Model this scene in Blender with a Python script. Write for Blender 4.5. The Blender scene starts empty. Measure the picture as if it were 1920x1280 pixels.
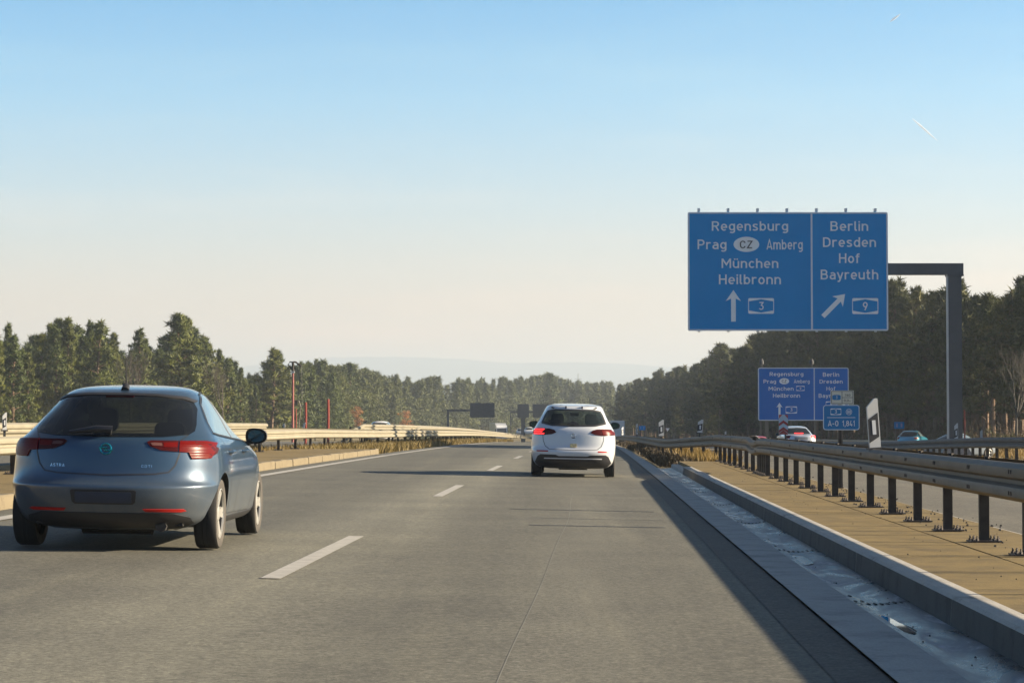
import bpy, bmesh, math, random
import numpy as np
from mathutils import Vector, Matrix
from mathutils.bvhtree import BVHTree
from mathutils.geometry import tessellate_polygon
S = bpy.context.scene
COL = S.collection
R = math.radians

# ------------------------------------------------------------------ camera, sky, sun, exposure
FPX, HY, CZ = 4283.0, 790.0, 1.174
PITCH = math.atan((HY - 640) / FPX)
cam = bpy.data.cameras.new('camera'); co = bpy.data.objects.new('camera', cam); COL.objects.link(co)
cam.sensor_width = 36; cam.lens = FPX / 1920 * 36; cam.clip_start = .1; cam.clip_end = 60000
co.location = (0, 0, CZ); co.rotation_euler = (R(90) + PITCH, 0, 0)
S.camera = co
SUN_EL, SUN_AZ = R(19.5), R(90.0)          # azimuth clockwise from +Y: the sun stands to the right
W = bpy.data.worlds.new('World'); S.world = W; W.use_nodes = True
wn = W.node_tree; wn.nodes.clear()
sky = wn.nodes.new('ShaderNodeTexSky'); sky.sky_type = 'NISHITA'; sky.sun_disc = False
sky.sun_elevation = SUN_EL; sky.sun_rotation = SUN_AZ
sky.air_density = 1.0; sky.dust_density = 1.0; sky.ozone_density = 1.5; sky.altitude = 300
bg = wn.nodes.new('ShaderNodeBackground'); bg.inputs[1].default_value = .064
wo = wn.nodes.new('ShaderNodeOutputWorld')
tcw = wn.nodes.new('ShaderNodeTexCoord'); sx_ = wn.nodes.new('ShaderNodeSeparateXYZ'); wn.links.new(tcw.outputs['Generated'], sx_.inputs[0])
el = wn.nodes.new('ShaderNodeValToRGB'); wn.links.new(sx_.outputs[2], el.inputs[0])
for q in range(4): el.color_ramp.elements.new(.5)
for e, (q, c) in zip(el.color_ramp.elements, ((0, (1.20, .74, .60)), (.05, (1.09, .76, .68)), (.096, (.80, .83, .89)), (.14, (.51, .83, 1.0)), (.185, (.25, .72, .98)), (.42, (.13, .20, .27)))): e.position = q; e.color = (*c, 1)
wm = wn.nodes.new('ShaderNodeMix'); wm.data_type = 'RGBA'; wm.blend_type = 'MULTIPLY'; wm.inputs[0].default_value = 1
# unseen sky behind the camera, tinted cooler to light camera-facing surfaces
eb = wn.nodes.new('ShaderNodeMapRange'); wn.links.new(sx_.outputs[1], eb.inputs[0]); eb.inputs[1].default_value = .3; eb.inputs[2].default_value = -.4
ec = wn.nodes.new('ShaderNodeMix'); ec.data_type = 'RGBA'; wn.links.new(eb.outputs[0], ec.inputs[0]); wn.links.new(el.outputs[0], ec.inputs[6]); ec.inputs[7].default_value = (.36, .52, .72, 1)
wn.links.new(sky.outputs[0], wm.inputs[6]); wn.links.new(ec.outputs[2], wm.inputs[7]); 
cm_ = wn.nodes.new('ShaderNodeMapping'); cm_.inputs['Scale'].default_value = (2.2, 2.2, 15); wn.links.new(tcw.outputs['Generated'], cm_.inputs[0])
cn = wn.nodes.new('ShaderNodeTexNoise'); cn.inputs['Scale'].default_value = 3.2; cn.inputs['Detail'].default_value = 6; wn.links.new(cm_.outputs[0], cn.inputs[0])
cr = wn.nodes.new('ShaderNodeValToRGB'); wn.links.new(cn.outputs[0], cr.inputs[0]); cr.color_ramp.elements[0].position = .50; cr.color_ramp.elements[0].color = (1, 1, 1, 1); cr.color_ramp.elements[1].position = .78; cr.color_ramp.elements[1].color = (1.24, 1.07, 1.0, 1)
wq = wn.nodes.new('ShaderNodeMix'); wq.data_type = 'RGBA'; wq.blend_type = 'MULTIPLY'; wq.inputs[0].default_value = 1; wn.links.new(wm.outputs[2], wq.inputs[6]); wn.links.new(cr.outputs[0], wq.inputs[7]); wn.links.new(wq.outputs[2], bg.inputs[0])
wn.links.new(bg.outputs[0], wo.inputs[0])
sl = bpy.data.lights.new('sun', 'SUN'); sl.energy = 5.0; sl.angle = R(.53); sl.color = (1, .84, .62)
so = bpy.data.objects.new('sun', sl); COL.objects.link(so)
sdir = Vector((math.sin(SUN_AZ) * math.cos(SUN_EL), math.cos(SUN_AZ) * math.cos(SUN_EL), math.sin(SUN_EL)))
so.rotation_euler = sdir.to_track_quat('Z', 'Y').to_euler(); so.location = (60, 0, 40)
S.view_settings.view_transform = 'Standard'; S.view_settings.look = 'None'
S.view_settings.exposure = 1.8; S.view_settings.gamma = 1
S.cycles.max_bounces = 7; S.cycles.transparent_max_bounces = 12; S.cycles.volume_bounces = 1

# ------------------------------------------------------------------ measuring helpers
def drop(Y):
    if Y < 50: return 0.
    if Y < 190: return -3.3e-5 * (Y - 50) ** 2
    return -3.3e-5 * 140 ** 2 - .00924 * (min(Y, 620) - 190)
def sm(a, b, x):
    t = max(0., min(1., (x - a) / (b - a))); return t * t * (3 - 2 * t)
def RX(Y): return .034 * Y if Y < 400 else 13.6 + .034 * (Y - 400)
def zr(X, Y):
    u = X - RX(Y)
    z = drop(Y) - .02 * max(-6.5, min(2.0, u))
    z -= sm(4.3, 9, u) * .3 * sm(55, 140, Y) + sm(13, 19, u) * .45
    z += sm(24, 40, u) * 1.6 + sm(21, 40, -u) * 1.0
    return z
def ray(px, py):
    x = px - 960; y = 640 - py; c, s = math.cos(PITCH), math.sin(PITCH)
    d = (x, FPX * c - y * s, FPX * s + y * c)
    return d[0] / d[1], d[2] / d[1]
def P3(px, py, Y):
    a, b = ray(px, py); return Vector((a * Y, Y, CZ + b * Y))

# ------------------------------------------------------------------ object helpers
def tag(o, label=None, cat=None, group=None, kind=None):
    if label: o['label'] = label
    if cat: o['category'] = cat
    if group: o['group'] = group
    if kind: o['kind'] = kind
    return o
def empty(name, loc=(0, 0, 0), rz=0, label=None, cat=None, group=None, kind=None):
    o = bpy.data.objects.new(name, None); COL.objects.link(o); o.location = loc; o.rotation_euler = (0, 0, rz)
    o.empty_display_size = .1
    return tag(o, label, cat, group, kind)
def link(name, me, mats=None, parent=None, loc=None, smooth=False):
    if mats:
        for m in (mats if isinstance(mats, (list, tuple)) else [mats]): me.materials.append(m)
    o = bpy.data.objects.new(name, me); COL.objects.link(o)
    if parent: o.parent = parent
    if loc: o.location = loc
    if smooth: me.polygons.foreach_set('use_smooth', [True] * len(me.polygons))
    return o
def mesh(name, vs, fs, mats=None, parent=None, loc=None, smooth=False, mi=None):
    me = bpy.data.meshes.new(name); me.from_pydata([tuple(v) for v in vs], [], fs)
    if mi: me.polygons.foreach_set('material_index', mi)
    me.update()
    return link(name, me, mats, parent, loc, smooth)
class MB:
    """collects shapes into one mesh"""
    def __init__(s): s.v = []; s.f = []; s.m = []
    def add(s, vs, fs, m=0):
        n = len(s.v); s.v += [tuple(v) for v in vs]; s.f += [tuple(i + n for i in f) for f in fs]; s.m += [m] * len(fs); return s
    def box(s, a, b, m=0, M=None):
        x0, y0, z0 = a; x1, y1, z1 = b
        vs = [Vector(p) for p in ((x0, y0, z0), (x1, y0, z0), (x1, y1, z0), (x0, y1, z0), (x0, y0, z1), (x1, y0, z1), (x1, y1, z1), (x0, y1, z1))]
        if M: vs = [M @ v for v in vs]
        return s.add(vs, [(0, 3, 2, 1), (4, 5, 6, 7), (0, 1, 5, 4), (1, 2, 6, 5), (2, 3, 7, 6), (3, 0, 4, 7)], m)
    def tube(s, pts, r, n=8, m=0, cap=True):
        pts = [Vector(p) for p in pts]; rs = r if isinstance(r, (list, tuple)) else [r] * len(pts)
        vs = []; fs = []
        for i, p in enumerate(pts):
            t = (pts[min(i + 1, len(pts) - 1)] - pts[max(i - 1, 0)]).normalized()
            a = t.cross(Vector((0, 0, 1)) if abs(t.z) < .9 else Vector((1, 0, 0))).normalized(); b = t.cross(a)
            for k in range(n):
                w = 2 * math.pi * k / n; vs.append(p + (a * math.cos(w) + b * math.sin(w)) * rs[i])
        for i in range(len(pts) - 1):
            for k in range(n):
                fs.append((i * n + k, i * n + (k + 1) % n, (i + 1) * n + (k + 1) % n, (i + 1) * n + k))
        if cap: fs.append(tuple(range(n))[::-1]); fs.append(tuple((len(pts) - 1) * n + k for k in range(n)))
        return s.add(vs, fs, m)
    def prism(s, poly, d0, d1, axis='y', m=0):
        """poly in (a,b); extruded between d0 and d1 along axis"""
        n = len(poly)
        f = {'y': lambda p, d: (p[0], d, p[1]), 'x': lambda p, d: (d, p[0], p[1]), 'z': lambda p, d: (p[0], p[1], d)}[axis]
        vs = [f(p, d0) for p in poly] + [f(p, d1) for p in poly]
        tr = tessellate_polygon([[Vector((p[0], p[1], 0)) for p in poly]])
        fs = [tuple(t) for t in tr] + [tuple(i + n for i in reversed(t)) for t in tr]
        fs += [(i, (i + 1) % n, (i + 1) % n + n, i + n) for i in range(n)]
        return s.add(vs, fs, m)
    def lathe(s, prof, n=32, axis='x', m=0, closed=False):
        """prof list of (r, h) about the axis"""
        vs = []; k = len(prof)
        for i in range(n):
            a = 2 * math.pi * i / n
            for r, h in prof:
                vs.append((h, r * math.cos(a), r * math.sin(a)) if axis == 'x' else (r * math.cos(a), r * math.sin(a), h))
        fs = []
        for i in range(n):
            for j in range(k if closed else k - 1):
                fs.append((i * k + j, ((i + 1) % n) * k + j, ((i + 1) % n) * k + (j + 1) % k, i * k + (j + 1) % k))
        return s.add(vs, fs, m)
    def build(s, name, mats, parent=None, loc=None, smooth=False, fix=True):
        me = bpy.data.meshes.new(name); me.from_pydata(s.v, [], s.f); me.polygons.foreach_set('material_index', s.m)
        if fix:
            bm = bmesh.new(); bm.from_mesh(me); bmesh.ops.recalc_face_normals(bm, faces=bm.faces); bm.to_mesh(me); bm.free()
        me.update(); o = link(name, me, mats, parent, loc)
        if smooth:
            me.polygons.foreach_set('use_smooth', [True] * len(me.polygons)); me.set_sharp_from_angle(angle=R(38))
        return o
def rrect(x0, z0, x1, z1, r, n=5):
    out = []
    for cx, cz, a0 in ((x1 - r, z0 + r, -90), (x1 - r, z1 - r, 0), (x0 + r, z1 - r, 90), (x0 + r, z0 + r, 180)):
        for k in range(n + 1):
            a = R(a0 + 90 * k / n); out.append((cx + r * math.cos(a), cz + r * math.sin(a)))
    return out
def interp(tab, x):
    if x <= tab[0][0]: return tab[0][1]
    for (a, p), (b, q) in zip(tab, tab[1:]):
        if x <= b: return p + (q - p) * (x - a) / (b - a)
    return tab[-1][1]
def sinterp(tab, x):
    """smooth (Catmull-Rom) table lookup"""
    n = len(tab)
    if x <= tab[0][0]: return tab[0][1]
    if x >= tab[-1][0]: return tab[-1][1]
    for i in range(n - 1):
        if x <= tab[i + 1][0]:
            x0, y0 = tab[i]; x1, y1 = tab[i + 1]; h = x1 - x0; t = (x - x0) / h
            m0 = (y1 - tab[i - 1][1]) / (x1 - tab[i - 1][0]) if i > 0 else (y1 - y0) / h
            m1 = (tab[i + 2][1] - y0) / (tab[i + 2][0] - x0) if i < n - 2 else (y1 - y0) / h
            return (2*t**3-3*t*t+1)*y0 + (t**3-2*t*t+t)*h*m0 + (-2*t**3+3*t*t)*y1 + (t**3-t*t)*h*m1

# ------------------------------------------------------------------ materials
def new_mat(name):
    m = bpy.data.materials.new(name); m.use_nodes = True; nt = m.node_tree
    return m, nt, nt.nodes['Principled BSDF']
def ramp(nt, stops):
    r = nt.nodes.new('ShaderNodeValToRGB'); e = r.color_ramp.elements
    while len(e) < len(stops): e.new(.5)
    for el, (p, c) in zip(e, stops): el.position = p; el.color = (*c, 1) if len(c) == 3 else c
    return r
def noise(nt, scale, detail=4, rough=.6, vec=None, dist=0):
    n = nt.nodes.new('ShaderNodeTexNoise'); n.inputs['Scale'].default_value = scale; n.inputs['Detail'].default_value = detail
    n.inputs['Roughness'].default_value = rough; n.inputs['Distortion'].default_value = dist
    if vec: nt.links.new(vec, n.inputs['Vector'])
    return n
def coords(nt, scale=(1, 1, 1), rz=0):
    tc = nt.nodes.new('ShaderNodeTexCoord'); mp = nt.nodes.new('ShaderNodeMapping')
    mp.inputs['Scale'].default_value = scale; mp.inputs['Rotation'].default_value = (0, 0, rz)
    nt.links.new(tc.outputs['Object'], mp.inputs[0]); return mp.outputs[0]
def mixc(nt, a, b, f, mode='MIX'):
    m = nt.nodes.new('ShaderNodeMix'); m.data_type = 'RGBA'; m.blend_type = mode
    for s, v in ((m.inputs[0], f), (m.inputs[6], a), (m.inputs[7], b)):
        if isinstance(v, (int, float)): s.default_value = v
        elif isinstance(v, tuple): s.default_value = (*v, 1)
        else: nt.links.new(v, s)
    return m.outputs[2]
def bump(nt, h, strength, dist, bs):
    b = nt.nodes.new('ShaderNodeBump'); b.inputs['Strength'].default_value = strength; b.inputs['Distance'].default_value = dist
    nt.links.new(h, b.inputs['Height']); nt.links.new(b.outputs[0], bs.inputs['Normal'])
def simple(name, col, rough=.6, metal=0, var=.15, scale=3, spec=None, coat=0, bmp=0, bscale=None):
    m, nt, b = new_mat(name)
    v = coords(nt)
    n = noise(nt, scale, 5, .6, v)
    r = ramp(nt, [(.3, tuple(c * (1 - var) for c in col)), (.7, tuple(min(1, c * (1 + var)) for c in col))])
    nt.links.new(n.outputs[0], r.inputs[0]); nt.links.new(r.outputs[0], b.inputs['Base Color'])
    b.inputs['Roughness'].default_value = rough; b.inputs['Metallic'].default_value = metal
    if spec is not None: b.inputs['Specular IOR Level'].default_value = spec
    if coat: b.inputs['Coat Weight'].default_value = coat; b.inputs['Coat Roughness'].default_value = .06
    if bmp:
        n2 = noise(nt, bscale or 40, 4, .6, v); bump(nt, n2.outputs[0], bmp, .01, b)
    return m
TH = -math.atan(.034)
def asphalt(name, base, streak=True):
    m, nt, b = new_mat(name)
    v = coords(nt)
    fine = noise(nt, 42, 6, .85, v); big = noise(nt, .6, 4, .6, v)
    mid = noise(nt, 17, 3, .7, v)
    c = ramp(nt, [(.34, tuple(x * .45 for x in base)), (.5, base), (.66, tuple(x * 1.7 for x in base))])
    nt.links.new(fine.outputs[0], c.inputs[0])
    c2 = ramp(nt, [(.3, (.84, .84, .85)), (.7, (1.1, 1.1, 1.08))]); nt.links.new(big.outputs[0], c2.inputs[0])
    col = mixc(nt, c.outputs[0], c2.outputs[0], 1., 'MULTIPLY')
    c4 = ramp(nt, [(.34, (.76, .76, .76)), (.66, (1.26, 1.26, 1.26))]); nt.links.new(mid.outputs[0], c4.inputs[0])
    col = mixc(nt, col, c4.outputs[0], 1., 'MULTIPLY')
    if streak:
        vs = coords(nt, (1.3, .035, 1), -TH); st = noise(nt, 1.5, 5, .62, vs)
        c3 = ramp(nt, [(.3, (.87, .87, .88)), (.55, (1, 1, 1)), (.8, (1.3, 1.28, 1.22))]); nt.links.new(st.outputs[0], c3.inputs[0])
        col = mixc(nt, col, c3.outputs[0], 1., 'MULTIPLY')
    if streak:
        vu = coords(nt, (1, 1, 1), -TH); wob = noise(nt, .35, 4, .6, vu); sp_ = nt.nodes.new('ShaderNodeSeparateXYZ'); nt.links.new(vu, sp_.inputs[0])
        ad = nt.nodes.new('ShaderNodeMath'); ad.operation = 'MULTIPLY_ADD'; nt.links.new(wob.outputs[0], ad.inputs[0]); ad.inputs[1].default_value = .7; nt.links.new(sp_.outputs[0], ad.inputs[2])
        mr = nt.nodes.new('ShaderNodeMapRange'); nt.links.new(ad.outputs[0], mr.inputs[0]); mr.inputs[1].default_value = -6.65; mr.inputs[2].default_value = 1.85
        wt = ramp(nt, [(0, (.9,) * 3), (.12, (1.0,) * 3), (.24, (.92,) * 3), (.42, (.95,) * 3), (.50, (1.34, 1.34, 1.32)), (.59, (1.36, 1.36, 1.33)), (.67, (.97,) * 3), (.72, (.90,) * 3), (.81, (1.08,) * 3), (.90, (.92,) * 3), (1, (1.0,) * 3)])
        nt.links.new(mr.outputs[0], wt.inputs[0]); col = mixc(nt, col, wt.outputs[0], 1., 'MULTIPLY')
    nt.links.new(col, b.inputs['Base Color']); b.inputs['Roughness'].default_value = .78
    b.inputs['Specular IOR Level'].default_value = .35
    n3 = noise(nt, 120, 3, .7, v); bump(nt, n3.outputs[0], .55, .006, b)
    return m
M_ASPH = asphalt('asphalt', (.116, .111, .088))
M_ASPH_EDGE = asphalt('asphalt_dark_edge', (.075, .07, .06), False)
M_ASPH2 = asphalt('asphalt_pale', (.13, .12, .095))
M_MARK = simple('road_paint', (.36, .34, .30), .6, var=.22, scale=9, bmp=.3)
def concrete(name, base, dirt, sc=3, stain=.5, bm=.35):
    m, nt, b = new_mat(name); v = coords(nt)
    n = noise(nt, sc, 8, .68, v); r = ramp(nt, [(.28, dirt), (stain, base), (.85, tuple(min(1, c * 1.2) for c in base))])
    nt.links.new(n.outputs[0], r.inputs[0])
    f = noise(nt, 70, 3, .7, v); r2 = ramp(nt, [(.3, (.75, .75, .75)), (.7, (1.2, 1.2, 1.2))]); nt.links.new(f.outputs[0], r2.inputs[0])
    nt.links.new(mixc(nt, r.outputs[0], r2.outputs[0], .8, 'MULTIPLY'), b.inputs['Base Color'])
    b.inputs['Roughness'].default_value = .85; bump(nt, f.outputs[0], bm, .006, b)
    return m
M_STRIP = concrete('edge_strip_concrete', (.27, .27, .25), (.15, .15, .14), 2)
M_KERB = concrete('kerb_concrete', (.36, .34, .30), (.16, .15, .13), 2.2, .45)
M_KFACE = concrete('shaded_splashed_kerb_face', (.075, .072, .065), (.03, .028, .024), 3, .5)  # front face shade, with splash dirt, painted into a near-black concrete
M_KERBL = concrete('pale_tan_kerb', (.15, .12, .07), (.09, .065, .035), 5, .45)
M_SLAB = concrete('sandy_slab', (.175, .122, .038), (.085, .06, .022), 2.6, .56, .9)
def gutter_mat():
    m, nt, b = new_mat('damp_gutter_concrete'); v = coords(nt)
    vs = coords(nt, (2.2, .6, 1), -TH)
    n = noise(nt, 1.7, 8, .7, vs, .8); r = ramp(nt, [(.36, (.035, .033, .03)), (.50, (.10, .10, .10)), (.56, (.20, .20, .20)), (.66, (.5, .49, .48))])
    nt.links.new(n.outputs[0], r.inputs[0])
    f = noise(nt, 60, 3, .7, v); r2 = ramp(nt, [(.3, (.7, .7, .7)), (.7, (1.15, 1.15, 1.15))]); nt.links.new(f.outputs[0], r2.inputs[0])
    nt.links.new(mixc(nt, r.outputs[0], r2.outputs[0], .8, 'MULTIPLY'), b.inputs['Base Color'])
    rr = ramp(nt, [(.35, (.16,) * 3), (.5, (.38,) * 3), (.62, (.7,) * 3)]); nt.links.new(n.outputs[0], rr.inputs[0]); nt.links.new(rr.outputs[0], b.inputs['Roughness'])
    bump(nt, f.outputs[0], .25, .004, b); return m
M_GUT = gutter_mat()
M_PUDDLE = simple('still_water', (.02, .02, .018), .015, var=.05); M_PUDDLE.node_tree.nodes['Principled BSDF'].inputs['Specular IOR Level'].default_value = 1.0
M_IRON = simple('dark_iron', (.03, .028, .026), .6, .4, var=.3, scale=20)
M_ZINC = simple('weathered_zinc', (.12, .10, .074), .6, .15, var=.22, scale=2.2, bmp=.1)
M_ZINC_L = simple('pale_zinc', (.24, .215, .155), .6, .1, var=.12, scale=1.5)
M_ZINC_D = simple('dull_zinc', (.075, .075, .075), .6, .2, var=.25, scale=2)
M_POST = simple('brown_weathered_post', (.045, .037, .03), .65, .4, var=.35, scale=8)
M_BOLT = simple('bolt_steel', (.07, .06, .055), .5, .6)
M_WHITE = simple('white_plastic', (.46, .46, .44), .45, var=.06)
M_BLACK = simple('black_plastic', (.02, .02, .022), .5, var=.2)
M_REFL = simple('reflector_grey', (.55, .56, .56), .25, var=.05)
M_SRED = simple('sign_red', (.5, .03, .02), .5)
M_RED = simple('red_paint', (.20, .028, .015), .5, var=.15)
M_GANTRY = simple('anthracite_steel', (.055, .06, .068), .5, .2, var=.12)
M_SBLUE = simple('sign_blue', (.0, .215, .50), .7, var=.04, scale=.8, spec=.04)
M_SBLUE2 = simple('sign_ultramarine', (.0, .115, .40), .7, var=.04, scale=.8, spec=.04)
M_SBLUE3 = simple('sign_petrol_blue', (.006, .14, .33), .45, var=.04, scale=3)
M_SWHITE = simple('sign_white', (.66, .68, .68), .5, var=.04)
M_SEDGE = simple('sign_aluminium', (.55, .57, .6), .45, .3, var=.06)
M_SBLACK = simple('sign_black', (.015, .015, .015), .5)
M_CREAM = simple('sign_cream', (.58, .55, .44), .5, var=.05)
M_PANEL = simple('display_panel', (.045, .05, .06), .5, var=.3, scale=2)
def foliage(name, dark, light, trans=.12):
    m, nt, b = new_mat(name)
    oi = nt.nodes.new('ShaderNodeObjectInfo'); v = coords(nt)
    n = noise(nt, .9, 4, .65, v); r = ramp(nt, [(.3, dark), (.72, light)]); nt.links.new(n.outputs[0], r.inputs[0])
    rr = ramp(nt, [(0, (.72, .8, .75)), (.5, (1, 1, 1)), (1, (1.3, 1.15, .85))]); nt.links.new(oi.outputs['Random'], rr.inputs[0])
    col = mixc(nt, r.outputs[0], rr.outputs[0], 1., 'MULTIPLY')
    nt.links.new(col, b.inputs['Base Color']); b.inputs['Roughness'].default_value = .6
    b.inputs['Specular IOR Level'].default_value = .3
    tr = nt.nodes.new('ShaderNodeBsdfTranslucent'); nt.links.new(col, tr.inputs[0])
    mx = nt.nodes.new('ShaderNodeMixShader'); mx.inputs[0].default_value = trans
    nt.links.new(b.outputs[0], mx.inputs[1]); nt.links.new(tr.outputs[0], mx.inputs[2])
    nt.links.new(mx.outputs[0], nt.nodes['Material Output'].inputs[0])
    return m
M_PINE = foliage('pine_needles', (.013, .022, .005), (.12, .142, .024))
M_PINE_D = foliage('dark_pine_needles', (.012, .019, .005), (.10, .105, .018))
M_PINE_F = foliage('far_pine_needles', (.03, .042, .012), (.10, .115, .028))
M_GRASS_DRY = foliage('dry_grass', (.13, .085, .025), (.26, .19, .065), .3)
M_SHRUB_BR = foliage('brown_scrub', (.035, .022, .010), (.10, .06, .025), .15)
M_SHRUB_OR = foliage('orange_leaves', (.22, .1, .03), (.36, .17, .06), .3)
M_BARE = simple('pale_twigs', (.05, .04, .028), .8, var=.3)
M_BARK = simple('pine_bark', (.12, .075, .045), .85, var=.45, scale=2.5)
M_HILL = foliage('hill_forest', (.04, .06, .04), (.06, .08, .05), 0)

# ------------------------------------------------------------------ ground and roads
def sheet(name, lo, hi, Ys, off, mat, nu=2, parent=None, kind='structure'):
    """strip between road offsets lo(Y) and hi(Y), following the ground at height off"""
    vs = []; fs = []
    for Y in Ys:
        a = lo(Y) if callable(lo) else lo; b = hi(Y) if callable(hi) else hi
        for k in range(nu):
            u = a + (b - a) * k / (nu - 1); X = u + RX(Y); vs.append((X, Y, zr(X, Y) + off))
    for j in range(len(Ys) - 1):
        for k in range(nu - 1):
            i = j * nu + k; fs.append((i, i + 1, i + nu + 1, i + nu))
    o = mesh(name, vs, fs, mat, parent, smooth=True)
    if kind: o['kind'] = kind
    return o
def yrange(a, b, step=2.0):
    n = max(2, int((b - a) / step) + 1); return [a + (b - a) * i / (n - 1) for i in range(n)]
YL = yrange(-6, 60, 3) + yrange(62, 640, 6)
def terrain_mat():
    m, nt, b = new_mat('verge_ground'); v = coords(nt)
    n = noise(nt, .35, 8, .7, v); r = ramp(nt, [(.3, (.07, .07, .03)), (.5, (.16, .125, .055)), (.7, (.28, .21, .1))])
    nt.links.new(n.outputs[0], r.inputs[0]); nt.links.new(r.outputs[0], b.inputs['Base Color']); b.inputs['Roughness'].default_value = .95
    n2 = noise(nt, 5, 6, .7, v); bump(nt, n2.outputs[0], .8, .1, b); return m
M_TERR = terrain_mat()
def terrain():
    us = [-9500, -5200, -2500, -900, -300, -120, -60, -45, -40, -34, -28, -22, -20, -12, -10, -6.5, -3, 0, 2, 4.3, 6, 9, 13, 15, 17, 19, 24, 28, 32, 36, 40, 50, 70, 130, 400, 1200, 3000, 5200, 9500]
    Ys = [-60, -20] + yrange(0, 200, 5) + yrange(215, 640, 20) + [800, 1200, 2000, 3500, 6500, 11000]
    vs = []; fs = []; n = len(us)
    for Y in Ys:
        for u in us: X = u + RX(Y); vs.append((X, Y, zr(X, Y) - .05))
    for j in range(len(Ys) - 1):
        for k in range(n - 1): i = j * n + k; fs.append((i, i + 1, i + n + 1, i + n))
    o = mesh('ground', vs, fs, M_TERR, smooth=True); o['kind'] = 'structure'
terrain()
road = sheet('road', -6.95, 1.40, YL, 0, M_ASPH, 5)
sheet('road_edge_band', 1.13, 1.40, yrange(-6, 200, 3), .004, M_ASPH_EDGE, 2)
sheet('opposite_road', -23.5, -12.0, YL, 0, M_ASPH2, 3)
sheet('parallel_road', 4.12, lambda Y: 11.2 + sm(90, 150, Y) * 4, YL, 0, M_ASPH2, 8)
sheet('exit_ramp', 16.0, 24.0, YL, 0, M_ASPH2, 6)
def marking(lo, hi, y0, y1, parent=road, step=3):
    sheet('lane_marking', lo, hi, yrange(y0, y1, step), .006, M_MARK, 2, parent, None)
for k in range(8): marking(-2.37, -2.22, 16.45 + 18 * k - 18, 22.5 + 18 * k - 18)
marking(-6.47, -6.25, -4, 260)
opp = bpy.data.objects['opposite_road']; marking(-12.75, -12.55, -4, 260, opp)
for k in range(8): marking(-17.6, -17.45, 5 + 18 * k, 11 + 18 * k, opp)
par = bpy.data.objects['parallel_road']; marking(4.5, 4.65, -4, 200, par)
for k in range(8): marking(8.1, 8.25, 20 + 18 * k, 26 + 18 * k, par)
# thin tarred joints across the right lane
for a, b, Y in ((-1.05, .85, 30.15), (-.68, .85, 25.65)):
    j = sheet('road_joint', a, b, [Y, Y + .14], .002, M_IRON, 4, road, None)
M_SCR = simple('scratch', (.165, .16, .135), .8)
vs = []; random.seed(4)
for i in range(40):     # long fine scratch along the right lane
    Y = 10 + i * .7; u = -.41 + .14 * sm(9, 28, Y) + .012 * math.sin(Y * .5); X = u + RX(Y)
    vs += [(X, Y, zr(X, Y) + .0015), (X + .006, Y, zr(X, Y) + .0015)]
mesh('road_scratch', vs, [(2*i, 2*i+1, 2*i+3, 2*i+2) for i in range(39)], M_SCR, road)
# right edge: concrete strip, gutter channel, kerb, paved median
Yn = yrange(2, 210, 2.0)
sheet('edge_strip', 1.40, 1.74, Yn, .02, M_STRIP, 2)
vs = [];
sheet('gutter', 1.74, 2.20, yrange(2, 62, 1), .0, M_GUT, 6)
gut = bpy.data.objects['gutter']
for k_, v in enumerate(gut.data.vertices): v.co.z -= (0, .035, .05, .05, .04, .03)[k_ % 6]
def wall(name, u, y0, y1, z0, z1, mat, parent=None, kind='structure'):
    vs = []; Ys = yrange(y0, y1, 1.0)
    for Y in Ys:
        X = u + RX(Y); z = zr(X, Y); vs += [(X, Y, z + z0), (X, Y, z + z1)]
    o = mesh(name, vs, [(2*i, 2*i+1, 2*i+3, 2*i+2) for i in range(len(Ys)-1)], mat, parent)
    if kind: o['kind'] = kind
    return o
def kerb(name, u0, u1, y0, y1, h, mat, seg=1.0, ch=.02, side=-1, jit=.004, face=None):
    """kerb of separate blocks with chamfered top edge and small joints"""
    mb = MB(); Y = y0; rnd = random.Random(7)
    while Y < y1 - .05:
        Z = min(Y + seg, y1); a, b = Y + .006, Z - .006; dj = rnd.uniform(-jit, jit); dh = rnd.uniform(-jit, jit)
        pf = [(u0 + dj, -.05), (u0 + dj + .012, h - ch + dh), (u0 + dj + .012 + ch, h + dh), (u1, h + dh), (u1, -.05)]
        if side > 0: pf = [(u1 - dj, -.05), (u1 - dj - .012, h - ch + dh), (u1 - dj - .012 - ch, h + dh), (u0, h + dh), (u0, -.05)]
        vs = []
        for yy in (a, b):
            for u, z in pf:
                X = u + RX(yy); vs.append((X, yy, zr(RX(yy) + 2.0 if u0 > 0 else X, yy) + z))
        fs = [(0, 1, 2, 3, 4), (9, 8, 7, 6, 5)] + [(i, (i+1) % 5, (i+1) % 5 + 5, i + 5) for i in range(1, 5)]
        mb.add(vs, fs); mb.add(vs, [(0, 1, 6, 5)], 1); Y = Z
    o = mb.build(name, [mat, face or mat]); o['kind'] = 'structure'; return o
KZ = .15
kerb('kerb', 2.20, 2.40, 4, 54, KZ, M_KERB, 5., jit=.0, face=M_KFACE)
kerb('kerb', 2.20, 2.40, 54.3, 62, .07, M_KERB, 4., jit=0)
kerb('kerb', -7.22, -7.0, 4, 76, .16, M_KERBL, 1.0, side=1, jit=.008)
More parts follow.
